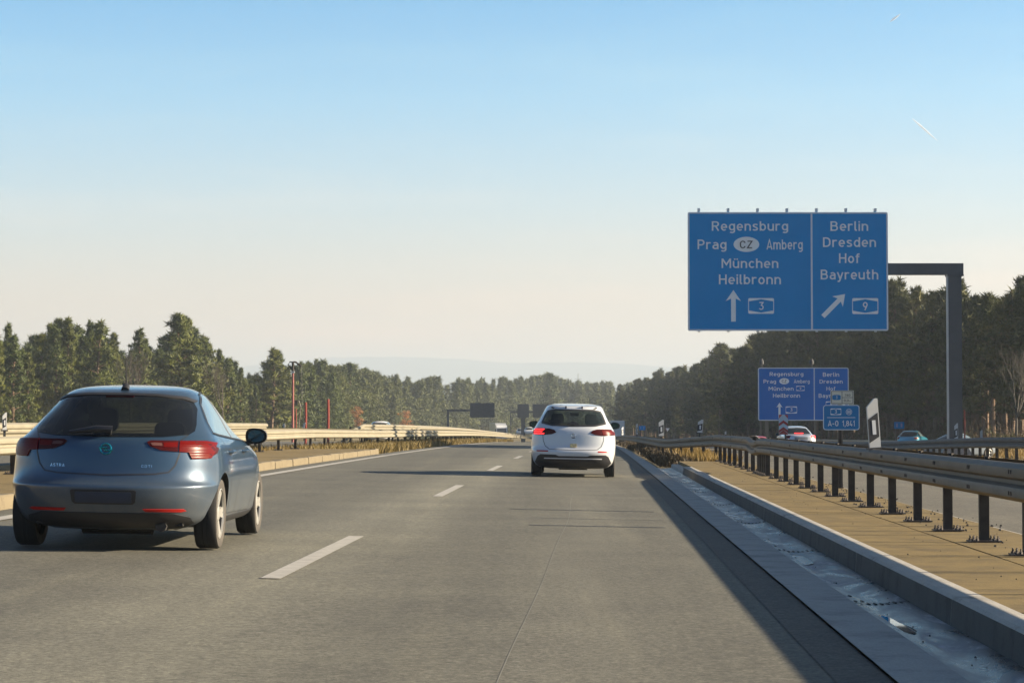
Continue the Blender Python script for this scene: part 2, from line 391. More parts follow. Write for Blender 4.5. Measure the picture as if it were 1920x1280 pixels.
def slab(name, u0, u1, y0, y1, step, h, mat, joint=None):
    """paving of separate slabs with open joints over a dark bed"""
    mb = MB(); Y = y0; rnd = random.Random(3)
    cols = [(u0, joint - .012), (joint + .012, u1)] if joint else [(u0, u1)]
    while Y < y1:
        for a, b in cols:
            dz = rnd.uniform(-.002, .002); vs = []
            for yy in (Y + .012, min(Y + step, y1) - .012):
                for u, z in ((a, -.05), (a, h + dz), (b, h + dz), (b, -.05)):
                    X = u + RX(yy); vs.append((X, yy, zr(RX(yy) + 2.0 if u0 > 0 else X, yy) + z))
            mb.add(vs, [(0, 1, 2, 3), (7, 6, 5, 4), (0, 4, 5, 1), (1, 5, 6, 2), (2, 6, 7, 3), (3, 7, 4, 0)])
        Y += step
    o = mb.build(name, mat); o['kind'] = 'structure'; return o
slab('median_paving', 2.404, 4.10, 4, 62, 1.76, KZ - .004, M_SLAB, 3.22)
slab('median_paving', -12.0, -7.224, 4, 76, 2.4, .155, M_SLAB)
# joints of the gutter with slotted iron covers, and the puddles lying in it
for Y in (9.6, 15.85, 22.2, 28.4, 34.6, 40.8, 47, 53):
    us = [1.745, 1.83, 1.92, 2.01, 2.10, 2.195]; dz = [.0, -.035, -.05, -.05, -.04, -.03]; vs = []; fs = []; mb = MB()
    for u, d in zip(us, dz):
        X = u + RX(Y); z = zr(X, Y) + d + .006; vs += [(X, Y - .016, z), (X, Y + .016, z)]
        for q in range(2): mb.box((X + .045 * q, Y - .05, z - .004), (X + .045 * q + .014, Y + .05, z + .003))
    mb.add(vs, [(2*i, 2*i+2, 2*i+3, 2*i+1) for i in range(5)]); mb.build('gutter_slot', M_IRON, gut)
M_BROWN_REFL = simple('brown_reflection_water', (.10, .075, .045), .22, var=.2, spec=.3)  # the puddle's brown reflection is painted into the water's base colour
def puddle(cx, cy, lx, ly, seed, mat):
    rnd = random.Random(seed); vs = []; n = 28; ph = [rnd.uniform(0, 6.3) for _ in range(3)]
    X0 = cx + RX(cy); z = zr(X0, cy) - .042
    for k in range(n):
        a = 2 * math.pi * k / n; r = 1 + .16 * math.sin(2 * a + ph[0]) + .1 * math.sin(3 * a + ph[1]) + .06 * math.sin(5 * a + ph[2])
        vs.append((X0 + lx * r * math.cos(a), cy + ly * r * math.sin(a), z))
    o = mesh('puddle', vs, [tuple(range(n))], mat); o['kind'] = 'structure'
puddle(1.9, 20.8, .10, .72, 1, M_BROWN_REFL); puddle(1.87, 14.3, .085, .60, 5, M_PUDDLE)
# pebbles and dirt on the median paving and in the gutter
mb = MB(); rnd = random.Random(11)
for _ in range(420):
    Y = rnd.uniform(9, 45); u = rnd.choice((rnd.uniform(2.5, 4.2), rnd.uniform(3.4, 4.3), rnd.uniform(3.6, 4.3), rnd.uniform(1.76, 2.2))); X = u + RX(Y)
    z = zr(RX(Y) + 2, Y) + (KZ if u > 2.3 else -.04); r = rnd.uniform(.004, .017) if u > 3.4 else rnd.uniform(.003, .008)
    mb.tube([(X, Y, z - .002), (X + r * .3, Y, z + r)], [r, r * .6], 5)
o = mb.build('gravel', M_IRON); tag(o, 'loose grit and small stones scattered on the sandy median paving', 'gravel', kind='stuff')

# ------------------------------------------------------------------ guardrails
WPROF = [(0, .0), (.03, .012), (.075, .04), (.08, .085), (.07, .115), (.02, .14), (.02, .17), (.07, .195), (.08, .225), (.075, .27), (.03, .298), (0, .31)]
def beam(path, mat, parent, flip=1, bolts=True, hscale=1., name='rail_beam'):
    """path: list of (X, Y, ztop); the wave faces -X when flip = 1"""
    pr = [(t, z) for t, z in WPROF] + [(t - .006, z) for t, z in reversed(WPROF)]
    n = len(pr); vs = []; fs = []; mi = []
    for i, (X, Y, zt) in enumerate(path):
        p0 = path[max(i-1, 0)]; p1 = path[min(i+1, len(path)-1)]
        d = Vector((p1[0]-p0[0], p1[1]-p0[1], 0)).normalized(); nrm = Vector((-d.y, d.x, 0)) * flip
        for t, z in pr: q = Vector((X, Y, zt - .31 * hscale + z * hscale)) + nrm * t; vs.append(q)
    for i in range(len(path)-1):
        for k in range(n): fs.append((i*n+k, i*n+(k+1) % n, (i+1)*n+(k+1) % n, (i+1)*n+k)); mi.append(0)
    fs.append(tuple(range(n))); fs.append(tuple((len(path)-1)*n+k for k in range(n))); mi += [0, 0]
    mb = MB(); mb.v = [tuple(v) for v in vs]; mb.f = fs; mb.m = mi
    if bolts:
        L = 0; nxt = 1.2
        for i in range(len(path)-1):
            a = Vector(path[i]); b = Vector(path[i+1]); seg = (b-a).length
            while nxt < L + seg:
                p = a.lerp(b, (nxt-L)/seg); d = (b-a); d.z = 0; d.normalize(); nrm = Vector((-d.y, d.x, 0)) * flip
                if p.y < 75:
                    for dz in (-.07, -.24):
                        for s in (-.045, .045):
                            c = p + d * s + nrm * .081 + Vector((0, 0, dz)); mb.box(c - Vector((.006, .012, .016)), c + Vector((.004, .012, .016)), 1)
                nxt += 2.0 if p.y < 30 else 4.
            L += seg
    o = mb.build(name, [mat, M_BOLT], parent, smooth=True); return o
def post_mesh(h, mat, plate=True):
    mb = MB()
    mb.add(*cprof(.085, .055, .006, 0, h))
    me = mb.build('post', mat); m1 = me.data; bpy.data.objects.remove(me)
    pb = MB(); pb.box((-.14, -.10, 0), (.14, .10, .014))
    for x in (-.11, -.075, .075, .11):
        for y in (-.07, .07): pb.tube([(x, y, .012), (x, y, .03)], .016, 6); pb.tube([(x, y, .03), (x, y, .055)], .008, 6)
    pl = pb.build('base_plate', M_BOLT); m2 = pl.data; bpy.data.objects.remove(pl)
    return m1, m2
def cprof(w, d, t, z0, z1):
    pts = [(-w/2, -d/2), (w/2, -d/2), (w/2, d/2), (w/2 - t, d/2), (w/2 - t, -d/2 + t), (-w/2 + t, -d/2 + t), (-w/2 + t, d/2), (-w/2, d/2)]
    vs = [(x, y, z0) for x, y in pts] + [(x, y, z1) for x, y in pts]
    fs = [(i, (i+1) % 8, (i+1) % 8 + 8, i + 8) for i in range(8)] + [(0, 1, 4, 5), (1, 2, 3, 4), (0, 5, 6, 7), (8, 9, 12, 13), (9, 10, 11, 12), (8, 13, 14, 15)]
    return vs, fs
PM1, PM2 = post_mesh(.62, M_POST); PMT, _ = post_mesh(1.0, M_POST)
def put_post(parent, X, Y, z, h, plate=True, me=None):
    o = bpy.data.objects.new('post', me or PM1); COL.objects.link(o); o.parent = parent; o.location = (X, Y, z); o.scale = (1, 1, h / .62)
    if plate:
        p = bpy.data.objects.new('base_plate', PM2); COL.objects.link(p); p.parent = o; p.scale = (1, 1, .62 / h)
    return o
# near right guardrail
def uR(Y): return interp([(0, 3.42), (64, 3.42), (84, 2.6), (114, 2.4), (165, 2.1), (260, 1.9)], Y)
def zR(Y): return interp([(0, .885), (44, .885), (46, .87), (47.5, .80), (49, .89), (62, .86), (80, .62), (260, .62)], Y)
gr = empty('guardrail', (RX(30) + 3.5, 30, 0), 0, 'long grey double wave-beam guardrail with bolted posts along the paved median on the right', 'guardrail')
def rel(o, root): o.location = Vector(o.location) - Vector(root.location)
path = [(uR(Y) + RX(Y), Y, zr(RX(Y) + 2, Y) + zR(Y)) for Y in yrange(7, 50, 1.0) + yrange(51, 250, 3)]
rel(beam(path, M_ZINC, gr, 1), gr)
path2 = [(X + .15, Y, z + .012) for X, Y, z in path]
rel(beam(path2, M_ZINC, gr, -1, False), gr)
Y = 14.15
while Y < 120:
    near = Y < 62; X = uR(Y) + RX(Y) + .075; z = zr(RX(Y) + 2, Y) + (KZ if near else -.05)
    o = put_post(gr, X, Y, z, zR(Y) - (KZ if near else -.05) - .04, near); rel(o, gr)
    b = MB(); b.box((-.14, -.03, -.14), (.16, .03, -.04)); 
    Y += 2.05 if near else 4.1
mb = MB(); Y = 14.15
while Y < 62:
    X = uR(Y) + RX(Y); z = zr(RX(Y) + 2, Y) + zR(Y)
    mb.box((X + .01, Y - .04, z - .20), (X + .14, Y + .04, z - .10))
    mb.tube([(X + .11, Y, z - .1), (X + .11, Y, z + .02)], .03, 6); rel(mb.build('spacer', M_POST, gr), gr); mb = MB()
    Y += 2.05
# the cluster of close posts where the rail has been repaired
for Y in (45.4, 46.0, 46.6, 47.2): rel(put_post(gr, uR(Y) + RX(Y) + .075, Y, zr(RX(Y)+2, Y) + KZ, zR(Y) - KZ - .04), gr)
# second, dark guardrail beyond the parallel road
g2 = empty('guardrail', (14, 66, 0), 0, 'dark dull guardrail on closely set posts beyond the parallel road at the far right', 'guardrail')
pp = [(16.2, 40), (15.2, 52), (14.4, 62), (14.0, 68), (13.9, 74), (13.8, 82), (13.9, 92), (14.4, 106)]
tp = [(.77, 40), (.77, 52), (.745, 62), (.70, 68), (.61, 74), (.47, 82), (.35, 92), (.25, 106)]
path = [(interp([(b, a) for a, b in pp], Y), Y, interp([(b, a) for a, b in tp], Y)) for Y in yrange(40, 106, 1.5)]
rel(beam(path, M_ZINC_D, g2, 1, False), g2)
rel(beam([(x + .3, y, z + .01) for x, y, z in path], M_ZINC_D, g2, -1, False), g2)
Y = 48.
while Y < 104:
    X = interp([(b, a) for a, b in pp], Y) + .14; zt = interp([(b, a) for a, b in tp], Y); zg = zr(X, Y) - .03
    rel(put_post(g2, X, Y, zg, max(.3, zt - zg - .04), False), g2); Y += 1.0
# far bright guardrail of the exit ramp
g3 = empty('guardrail', (18, 132, 0), 0, 'sunlit cream guardrail of the exit ramp behind the blue kilometre sign', 'guardrail')
a, b = P3(1525, 823, 140), P3(1684, 825.5, 124)
path = [tuple(a.lerp(b, t)) for t in np.linspace(0, 1, 12)]
rel(beam(path, M_ZINC_L, g3, -1, False), g3)  # the rail's sunlit look is put into the pale zinc colour
for t in np.linspace(0.03, .97, 9):
    p = a.lerp(b, t); zg = zr(p.x, p.y) - .2; rel(put_post(g3, p.x, p.y + .1, zg, p.z - zg - .02, False), g3)
# left guardrails
def uL(Y): return interp([(0, -9.55), (84, -9.65), (100, -8.6), (112, -8.0), (130, -7.7), (300, -7.6)], Y)
g4 = empty('guardrail', (-9.4, 60, 0), 0, 'cream sunlit wave-beam guardrail facing the road along the left median', 'guardrail')
path = [(uL(Y) + RX(Y), Y, zr(uL(Y) + RX(Y), Y) + interp([(0, .80), (80, .80), (95, .74), (300, .70)], Y)) for Y in yrange(12, 90, 2) + yrange(92, 300, 4)]
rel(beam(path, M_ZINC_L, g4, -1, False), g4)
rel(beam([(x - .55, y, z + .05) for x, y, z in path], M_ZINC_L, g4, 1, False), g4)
Y = 22.
while Y < 170:
    X = uL(Y) + RX(Y) - .14; zg = zr(X, Y) + (.155 if Y < 76 else 0); rel(put_post(g4, X, Y, zg, .58, Y < 76), g4); Y += 4.15
def rail_run(px0, y0, px1, y1, zoff, ramp_len, label, mat=M_ZINC_L, du=-1.6):
    g = empty('guardrail', (0, 0, 0), 0, label, 'guardrail'); path = []
    for Y in yrange(y0, y1, 3):
        t = min(1, (Y - y0) / ramp_len); u = uL(Y) + du; path.append((u + RX(Y), Y, zr(u + RX(Y), Y) + .45 + (zoff - .45) * t))
    g.location = path[0]; g.location[2] = 0; rel(beam(path, mat, g, -1, False), g)
    Y = y0 + 3
    while Y < min(y1, 180): u = uL(Y) + du; X = u + RX(Y) - .1; rel(put_post(g, X, Y, zr(X, Y) - .02, zoff - .1, False), g); Y += 4.
rail_run(594, 96, 990, 290, 1.02, 5, 'raised cream guardrail with ramped end showing above the left median rail')
rail_run(697, 112, 990, 290, .93, 5, 'short-ramped cream guardrail squeezed between the two left median rails', du=-.9)
g5 = empty('guardrail', (-12.6, 60, 0), 0, 'pale flat guardrail on the far edge of the left median, behind the blue hatchback', 'guardrail')
path = [(-11.9 + RX(Y), Y, zr(-11 + RX(Y), Y) + 1.02) for Y in yrange(20, 84, 4)]
rel(beam(path, M_ZINC_L, g5, -1, False), g5)
for Y in np.arange(22, 84, 4.): rel(put_post(g5, -12.0 + RX(Y), Y, zr(-11 + RX(Y), Y) + .155, .8, False), g5)
g6 = empty('guardrail', (-24.6, 100, 0), 0, 'distant pale guardrail beyond the oncoming carriageway below the left forest', 'guardrail')
path = [(-24.6 + RX(Y), Y, zr(-24.6 + RX(Y), Y) + .75) for Y in yrange(60, 300, 8)]
rel(beam(path, M_ZINC_L, g6, -1, False), g6)
for Y in np.arange(62, 300, 8.): rel(put_post(g6, -24.75 + RX(Y), Y, zr(-24.6 + RX(Y), Y), .6, False), g6)

# ------------------------------------------------------------------ lettering
def _arc(cx, cy, rx, ry, a0, a1, n=14): return [(cx + rx * math.cos(R(a0 + (a1 - a0) * k / n)), cy + ry * math.sin(R(a0 + (a1 - a0) * k / n))) for k in range(n + 1)]
def _el(cx, cy, rx, ry): return _arc(cx, cy, rx, ry, 0, 360, 24)
_V = [(.07, 0), (.07, 1)]
GLY = {   # centre lines of a plain road-sign alphabet, capital height 1: (advance, strokes)
 'R': (.66, [_V, [(.07, .93), (.36, .93)] + _arc(.36, .71, .21, .22, 90, -90) + [(.07, .49)], [(.33, .49), (.59, 0)]]),
 'P': (.62, [_V, [(.07, .93), (.34, .93)] + _arc(.34, .69, .21, .24, 90, -90) + [(.07, .45)]]),
 'B': (.66, [_V, [(.07, .93), (.34, .93)] + _arc(.34, .73, .19, .20, 90, -90) + [(.07, .53)], [(.07, .53), (.36, .53)] + _arc(.36, .30, .22, .23, 90, -90) + [(.07, .07)]]),
 'D': (.68, [_V, [(.07, .93), (.27, .93)] + _arc(.27, .63, .32, .30, 90, 0) + _arc(.27, .37, .32, .30, 0, -90) + [(.07, .07)]]),
 'H': (.68, [_V, [(.60, 0), (.60, 1)], [(.07, .52), (.60, .52)]]),
 'M': (.84, [_V, [(.76, 0), (.76, 1)], [(.08, .97), (.415, .36), (.75, .97)]]),
 'A': (.66, [[(.04, 0), (.33, .98), (.62, 0)], [(.12, .26), (.54, .26)]]),
 'C': (.66, [_arc(.33, .63, .26, .30, 15, 180) + _arc(.33, .37, .26, .30, 180, 345)]),
 'Z': (.62, [[(.05, .93), (.55, .93), (.06, .07), (.57, .07)]]),
 'S': (.62, [_arc(.31, .71, .23, .22, 20, 250) + _arc(.31, .29, .25, .22, 80, -160)]),
 'T': (.58, [[(.29, 0), (.29, .93)], [(.0, .93), (.58, .93)]]), 'I': (.14, [_V]),
 'n': (.56, [[(.07, 0), (.07, .74)], _arc(.28, .46, .21, .21, 180, 0) + [(.49, 0)]]),
 'r': (.42, [[(.07, 0), (.07, .74)], _arc(.28, .46, .21, .21, 180, 55)]),
 'm': (.88, [[(.07, 0), (.07, .74)], _arc(.255, .48, .185, .19, 180, 0) + [(.44, 0)], _arc(.625, .48, .185, .19, 180, 0) + [(.81, 0)]]),
 'h': (.56, [_V, _arc(.28, .46, .21, .21, 180, 0) + [(.49, 0)]]),
 'u': (.56, [[(.07, .74), (.07, .28)] + _arc(.28, .28, .21, .21, 180, 360), [(.49, .74), (.49, 0)]]),
 'b': (.56, [_V, _el(.28, .37, .21, .30)]), 'd': (.56, [[(.49, 0), (.49, 1)], _el(.28, .37, .21, .30)]),
 'o': (.56, [_el(.28, .37, .21, .30)]),
 'e': (.56, [[(.07, .36), (.49, .36)] + _arc(.28, .40, .21, .27, 0, 180) + _arc(.28, .34, .21, .27, 180, 315)]),
 'c': (.50, [_arc(.28, .40, .21, .27, 40, 180) + _arc(.28, .34, .21, .27, 180, 320)]),
 'a': (.54, [[(.47, 0), (.47, .46)] + _arc(.27, .46, .20, .21, 0, 140), [(.47, .42), (.24, .42)] + _arc(.24, .245, .17, .175, 90, 270) + [(.30, .07), (.47, .16)]]),
 'g': (.56, [[(.49, .74), (.49, -.02)] + _arc(.28, -.02, .21, .17, 0, -140), _el(.28, .38, .21, .29)]),
 'y': (.54, [[(.04, .74), (.27, .06)], [(.50, .74), (.24, -.10), (.17, -.19), (.05, -.19)]]),
 'i': (.14, [[(.07, 0), (.07, .74)], [(.07, .85), (.07, 1)]]),
 'l': (.22, [[(.07, 1), (.07, .16), (.11, .08), (.22, .07)]]),
 'f': (.38, [[(.14, 0), (.14, .80), (.19, .91), (.36, .93)], [(0, .67), (.34, .67)]]),
 't': (.38, [[(.14, .98), (.14, .18), (.19, .09), (.36, .07)], [(0, .67), (.34, .67)]]),
 's': (.50, [[(.44, .60), (.36, .66), (.25, .67), (.13, .65), (.08, .55), (.13, .44), (.25, .38), (.38, .32), (.43, .20), (.37, .10), (.25, .07), (.13, .08), (.05, .14)]]),
 'k': (.50, [_V, [(.44, .74), (.10, .30)], [(.20, .42), (.47, 0)]]),
 '0': (.58, [_arc(.29, .66, .22, .27, 0, 180) + _arc(.29, .34, .22, .27, 180, 360) + [(.51, .66)]]),
 '1': (.36, [[(.05, .72), (.24, .95), (.24, 0)]]),
 '3': (.58, [[(.06, .93), (.50, .93), (.29, .58)] + _arc(.27, .32, .24, .25, 80, -150)]),
 '4': (.62, [[(.30, 1), (.06, .25), (.58, .25)], [(.42, .48), (.42, 0)]]),
 '7': (.54, [[(.03, .93), (.50, .93), (.20, 0)]]),
 '8': (.60, [_el(.30, .73, .19, .20), _el(.30, .30, .23, .23)]),
 '9': (.58, [_el(.29, .67, .22, .26), [(.50, .60), (.24, 0)]]),
 '-': (.40, [[(.0, .42), (.36, .42)]]), ',': (.18, [[(.10, .16), (.10, 0), (.04, -.14)]])}
def word(parent, s, x0, x1, z0, cap, y, mat, name='lettering', wt=.135, sp=.13):
    """s fitted between x0 and x1 with its baseline on z0 and capital height cap"""
    pen = 0; S_ = []
    for ch in s:
        uml = ch == 'ü'; adv, st = GLY['u' if uml else ch]
        st = list(st) + ([[(.17, .86), (.17, 1.0)], [(.39, .86), (.39, 1.0)]] if uml else [])
        S_ += [[(a + pen, b) for a, b in l] for l in st]; pen += adv + sp
    W_ = pen - sp; mb = MB()
    for q, l in enumerate(S_):
        pts = [Vector(l[0])]
        for p in l[1:]:
            if (Vector(p) - pts[-1]).length > 1e-4: pts.append(Vector(p))
        closed = (pts[0] - pts[-1]).length < 1e-3
        if closed: pts.pop()
        n = len(pts); L = []; yy = y - .0005 * (q % 3)
        for i in range(n):
            a = pts[i-1] if (i or closed) else None; b = pts[(i+1) % n] if (i < n-1 or closed) else None
            d1 = (pts[i]-a).normalized() if a is not None else None; d2 = (b-pts[i]).normalized() if b is not None else None
            d = d1 if d2 is None else d2 if d1 is None else (d1 + d2); d = d.normalized() if d.length > 1e-5 else d1
            c = max(.45, d.dot(d1 if d1 is not None else d2)); nn = Vector((-d.y, d.x)) * wt / 2 / c
            for e in (pts[i] + nn, pts[i] - nn): L.append((x0 + e.x / W_ * (x1 - x0), yy, z0 + e.y * cap))
        m = n if closed else n - 1
        mb.add(L, [(2*i, 2*i+1, (2*i+3) % (2*n), (2*i+2) % (2*n)) for i in range(m)])
    return mb.build(name, mat, parent, fix=False)
class Board:
    """sign face: photo-measured layout (zx, zy) turned into metres on a board standing at its real place"""
    def __init__(s, root, ox, oy, px_m, y=0): s.r = root; s.ox = ox; s.oy = oy; s.k = px_m; s.y = y
    def x(s, v): return (v - s.ox) / s.k
    def z(s, v): return (s.oy - v) / s.k
    def w(s, t, x0, x1, top, base, mat=None): return word(s.r, t, s.x(x0), s.x(x1), s.z(base), (base - top) / s.k, s.y - .012, mat or M_SWHITE)
    def poly(s, pts, name, mat, d=.006, y=0): 
        return MB().prism([(s.x(a), s.z(b)) for a, b in pts], s.y - d + y, s.y + .001 + y, 'y').build(name, mat, s.r)
    def frame(s, x0, y0, x1, y1, t, name, mat, d=.006, r=0, y=0):
        mb = MB(); X0, X1, Z0, Z1, T = s.x(x0), s.x(x1), s.z(y1), s.z(y0), t / s.k
        mb2 = rrect(X0, Z0, X1, Z1, max(r / s.k, T * 1.05), 5); inn = rrect(X0+T, Z0+T, X1-T, Z1-T, max(r / s.k - T, T * .05), 5)
        n = len(mb2); vs = []
        for dd in (s.y - d + y, s.y + .001 + y):
            vs += [(a, dd, b) for a, b in mb2] + [(a, dd, b) for a, b in inn]
        fs = []
        for i in range(n):
            j = (i+1) % n; fs += [(i, j, n+j, n+i), (i+2*n, n+i+2*n, n+j+2*n, j+2*n), (i, i+2*n, j+2*n, j), (n+i, n+j, n+j+2*n, n+i+2*n)]
        return mb.add(vs, fs).build(name, mat, s.r)
    def route(s, x0, y0, x1, y1, num, nx0, nx1, ny0, ny1, mat=None):
        mat = mat or M_SWHITE; h = y1 - y0; w = x1 - x0; t = h * .045
        s.frame(x0, y0, x1, y1, t, 'route_shield', mat, r=h * .09)
        c = h * .16; cx = (x0 + x1) / 2
        s.poly([(x0+t, y0+t), (x1-t, y0+t), (x1-t, y0+t+c), (cx, y0+t*1.6), (x0+t, y0+t+c)], 'shield_band', mat, .0045)
        s.poly([(x0+t, y1-t), (x0+t, y1-t-c), (cx, y1-t*1.6), (x1-t, y1-t-c), (x1-t, y1-t)], 'shield_band', mat, .0045)
        s.w(num, nx0, nx1, ny0, ny1, mat)
    def arrow(s, tail, tip, shaft, head, hl, name='arrow'):
        a = Vector(tail); b = Vector(tip); d = (b - a).normalized(); n = Vector((-d.y, d.x)); q = b - d * hl; q2 = b - d * hl * .78
        pts = [a + n*shaft/2, q2 + n*shaft/2, q + n*head/2, b, q - n*head/2, q2 - n*shaft/2, a - n*shaft/2]
        s.poly([tuple(p) for p in pts], name, M_SWHITE)
    def ellipse(s, cx, cy, rx, ry, name, mat, d=.005):
        s.poly([(cx + rx*math.cos(2*math.pi*k/36), cy + ry*math.sin(2*math.pi*k/36)) for k in range(36)], name, mat, d)
def direction_sign(Y, px0, py0, ppm_photo, zoom, corners, mat, lay, label, thick=.1):
    """corners: zoomed-photo box of the board; ppm_photo: photo px per metre at its distance"""
    p = P3(px0, py0, Y); r = empty('direction_sign', p, 0, label, 'road sign')
    x0, y0, x1, y1 = corners; k = ppm_photo * zoom; b = Board(r, x0, y0, k)
    w = (x1 - x0) / k; h = (y1 - y0) / k; rad = 12 / zoom / ppm_photo * (zoom / 3.3)
    MB().prism(rrect(0, -h, w, 0, rad), 0, thick, 'y').build('panel', mat, r)
    b.frame(x0, y0, x1, y1, (2.9 if zoom < 5 else 1.7) * zoom, 'border', M_SEDGE, .008, r=11 * zoom / 3.3)
    lay(b); return r, w, h, k
def lay_big(b):
    for a in (('Regensburg', 247, 722, 149, 208), ('Prag', 158, 338, 263, 323), ('Amberg', 588, 812, 263, 325), ('München', 307, 660, 381, 440),
              ('Heilbronn', 290, 676, 480, 541), ('Berlin', 985, 1220, 149, 209), ('Dresden', 938, 1268, 249, 309), ('Hof', 1037, 1167, 349, 409), ('Bayreuth', 923, 1281, 450, 511)): b.w(*a)
    b.ellipse(462, 293, 80, 47, 'country_plate', M_SWHITE); b.w('CZ', 421, 500, 270, 318, M_SBLACK).location.y -= .004
    b.arrow((380, 773), (380, 577), 29, 94, 68); b.arrow((936, 741), (1074, 602), 28, 92, 66)
    b.route(472, 627, 632, 724, '3', 538, 568, 651, 700); b.route(1118, 627, 1280, 726, '9', 1184, 1214, 651, 702)
    b.poly([(862, 100), (873, 100), (873, 822), (862, 822)], 'divider', M_SEDGE)
YS = 100.; KS = FPX / YS
sg, w, h, k = direction_sign(YS, 1289.6, 397.8, KS, 3.3103, (98, 92, 1342, 830), M_SBLUE, lay_big, 'huge blue overhead sign Regensburg and Berlin hanging from a dark cantilever gantry')
mb = MB()
for zx in (167, 350, 533, 716, 900, 1083, 1266): x = (zx - 98) / k; mb.box((x - .05, .1, -h - .05), (x + .05, .2, .17)); mb.box((x - .05, -.02, .04), (x + .05, .2, .17))
mb.build('rear_bracket', M_SEDGE, sg)
# cantilever gantry carrying it
pa = P3(1666, 494, YS + .45); pb = P3(1805, 515, YS + .45); post = P3(1777.5, 640, YS + .45).x, P3(1802, 640, YS + .45).x
g = empty('sign_gantry', ((post[0] + post[1]) / 2, YS + .45, zr(post[0], YS) ), 0, 'dark anthracite cantilever gantry with thick square post carrying the overhead sign', 'gantry')
b0 = Vector(g.location); zb = zr(post[0], YS); left = P3(1300, 500, YS + .45).x
mb = MB(); mb.box((left - b0.x, .0 - .2, pb.z - b0.z), (pb.x - b0.x, .35, pa.z - b0.z)); mb.build('cantilever_arm', M_GANTRY, g)
mb = MB(); mb.box((post[0] - b0.x, -.2, .5), (post[1] - b0.x, .38, pb.z - b0.z - .002)); 
for k2 in range(8): x = post[0] - b0.x - .02 + .62 * k2 / 7; mb.tube([(x, -.24, pb.z - b0.z - .03), (x, -.2, pb.z - b0.z - .03)], .018, 6)
mb.build('post', M_GANTRY, g)
mb = MB(); mb.box((post[0] - b0.x - .04, -.24, pb.z - b0.z - .07), (pb.x - b0.x + .01, .42, pb.z - b0.z - .003)); mb.build('flange', M_GANTRY, g)
hw = (post[1] - post[0]) / 2
mb = MB()
mb.add([(-hw-.02, -.22, .9), (hw+.02, -.22, .9), (hw+.02, .4, .9), (-hw-.02, .4, .9), (-.85, -.7, 0), (.75, -.7, 0), (.75, .8, 0), (-.85, .8, 0)],
       [(0, 1, 5, 4), (1, 2, 6, 5), (2, 3, 7, 6), (3, 0, 4, 7), (0, 3, 2, 1)]); mb.build('footing', M_GANTRY, g)
mb = MB(); x = post[0] - b0.x - .085; mb.box((x, -.18, .5), (x + .08, -.08, pb.z - b0.z)); mb.build('cable_duct', M_WHITE, g)
# second direction sign, on posts
def lay_mid(b):
    for a in (('Regensburg', 265, 770, 140, 197), ('Prag', 172, 360, 251, 307), ('Amberg', 628, 863, 249, 306), ('München', 248, 622, 358, 416),
              ('Heilbronn', 313, 720, 461, 520), ('Berlin', 1063, 1308, 145, 206), ('Dresden', 1013, 1358, 251, 309), ('Hof', 1115, 1250, 358, 415), ('Bayreuth', 998, 1372, 462, 522)): b.w(*a)
    b.ellipse(483, 275, 74, 46, 'country_plate', M_SWHITE); b.w('CZ', 446, 518, 253, 298, M_SBLACK).location.y -= .004
    b.arrow((410, 830), (410, 598), 32, 94, 72); b.route(503, 652, 673, 757, '3', 572, 604, 678, 728)
    b.route(664, 345, 788, 420, '9', 715, 738, 364, 402); b.route(1105, 577, 1265, 680, '9', 1170, 1200, 603, 652)
    b.arrow((1285, 720), (1400, 600), 30, 92, 68)
    b.poly([(926, 82), (939, 82), (939, 855), (926, 855)], 'divider', M_SEDGE)
Y2 = 160.; sg2, w2, h2, k2 = direction_sign(Y2, 1421.2, 689, FPX / Y2, 8., (90, 72, 1450, 866), M_SBLUE2, lay_mid, 'smaller blue direction sign on posts at the fork behind the kilometre board')
zb = zr(sg2.location.x + 2, Y2)
for zx in (132, 210, 235, 590, 950, 1300): 
    x = (zx - 90) / k2; MB().box((x - .055, .1, zb - sg2.location.z - .3), (x + .055, .25, .02 if zx not in (132, 235) else -h2)).build('post', M_ZINC, sg2)
for zx in (148, 898): x = (zx - 90) / k2; mb = MB(); mb.tube([(x, .15, 0), (x, .15, .25)], .05, 8); mb.tube([(x, .15, .25), (x, .15, .45), (x, .15, .62)], [.16, .15, .07], 10); mb.build('lamp', M_BLACK, sg2)
# kilometre board with upper plate
Y3 = 36.5; p = P3(1543.4, 759, Y3); kb = empty('kilometre_sign', p, 0, 'blue kilometre board reading A-0 1,841 under a cream plate, behind the near rail', 'road sign')
k3 = FPX / Y3 * 8; B = Board(kb, 1067, 632, k3)
MB().prism(rrect(0, -(1006 - 632) / k3, (1610 - 1067) / k3, 0, .03), 0, .02, 'y').build('panel', M_SBLUE3, kb)
B.frame(1067, 632, 1610, 1006, 9, 'border', M_SWHITE, .003, r=42)
def small_layers(b):
    b.route(1177, 683, 1336, 782, '3', 1238, 1272, 706, 757)
    for rr in (46,): 
        n = 32; pts = [(1453 + rr*math.cos(2*math.pi*i/n), 735 + rr*math.sin(2*math.pi*i/n)) for i in range(n)]; pi = [(1453 + (rr-6)*math.cos(2*math.pi*i/n), 735 + (rr-6)*math.sin(2*math.pi*i/n)) for i in range(n)]
        vs = [(b.x(a), -.004, b.z(c)) for a, c in pts] + [(b.x(a), -.004, b.z(c)) for a, c in pi]; mesh('junction_ring', vs, [(i, (i+1) % n, n+(i+1) % n, n+i) for i in range(n)], M_SWHITE, kb)
    b.w('88', 1425, 1481, 710, 760); b.poly([(1125, 816), (1548, 816), (1548, 824), (1125, 824)], 'divider', M_SWHITE, .004)
    b.w('A-0', 1138, 1292, 866, 948); b.w('1,841', 1352, 1540, 866, 948)
small_layers(B)
cb = (1180, 415, 1526, 622)
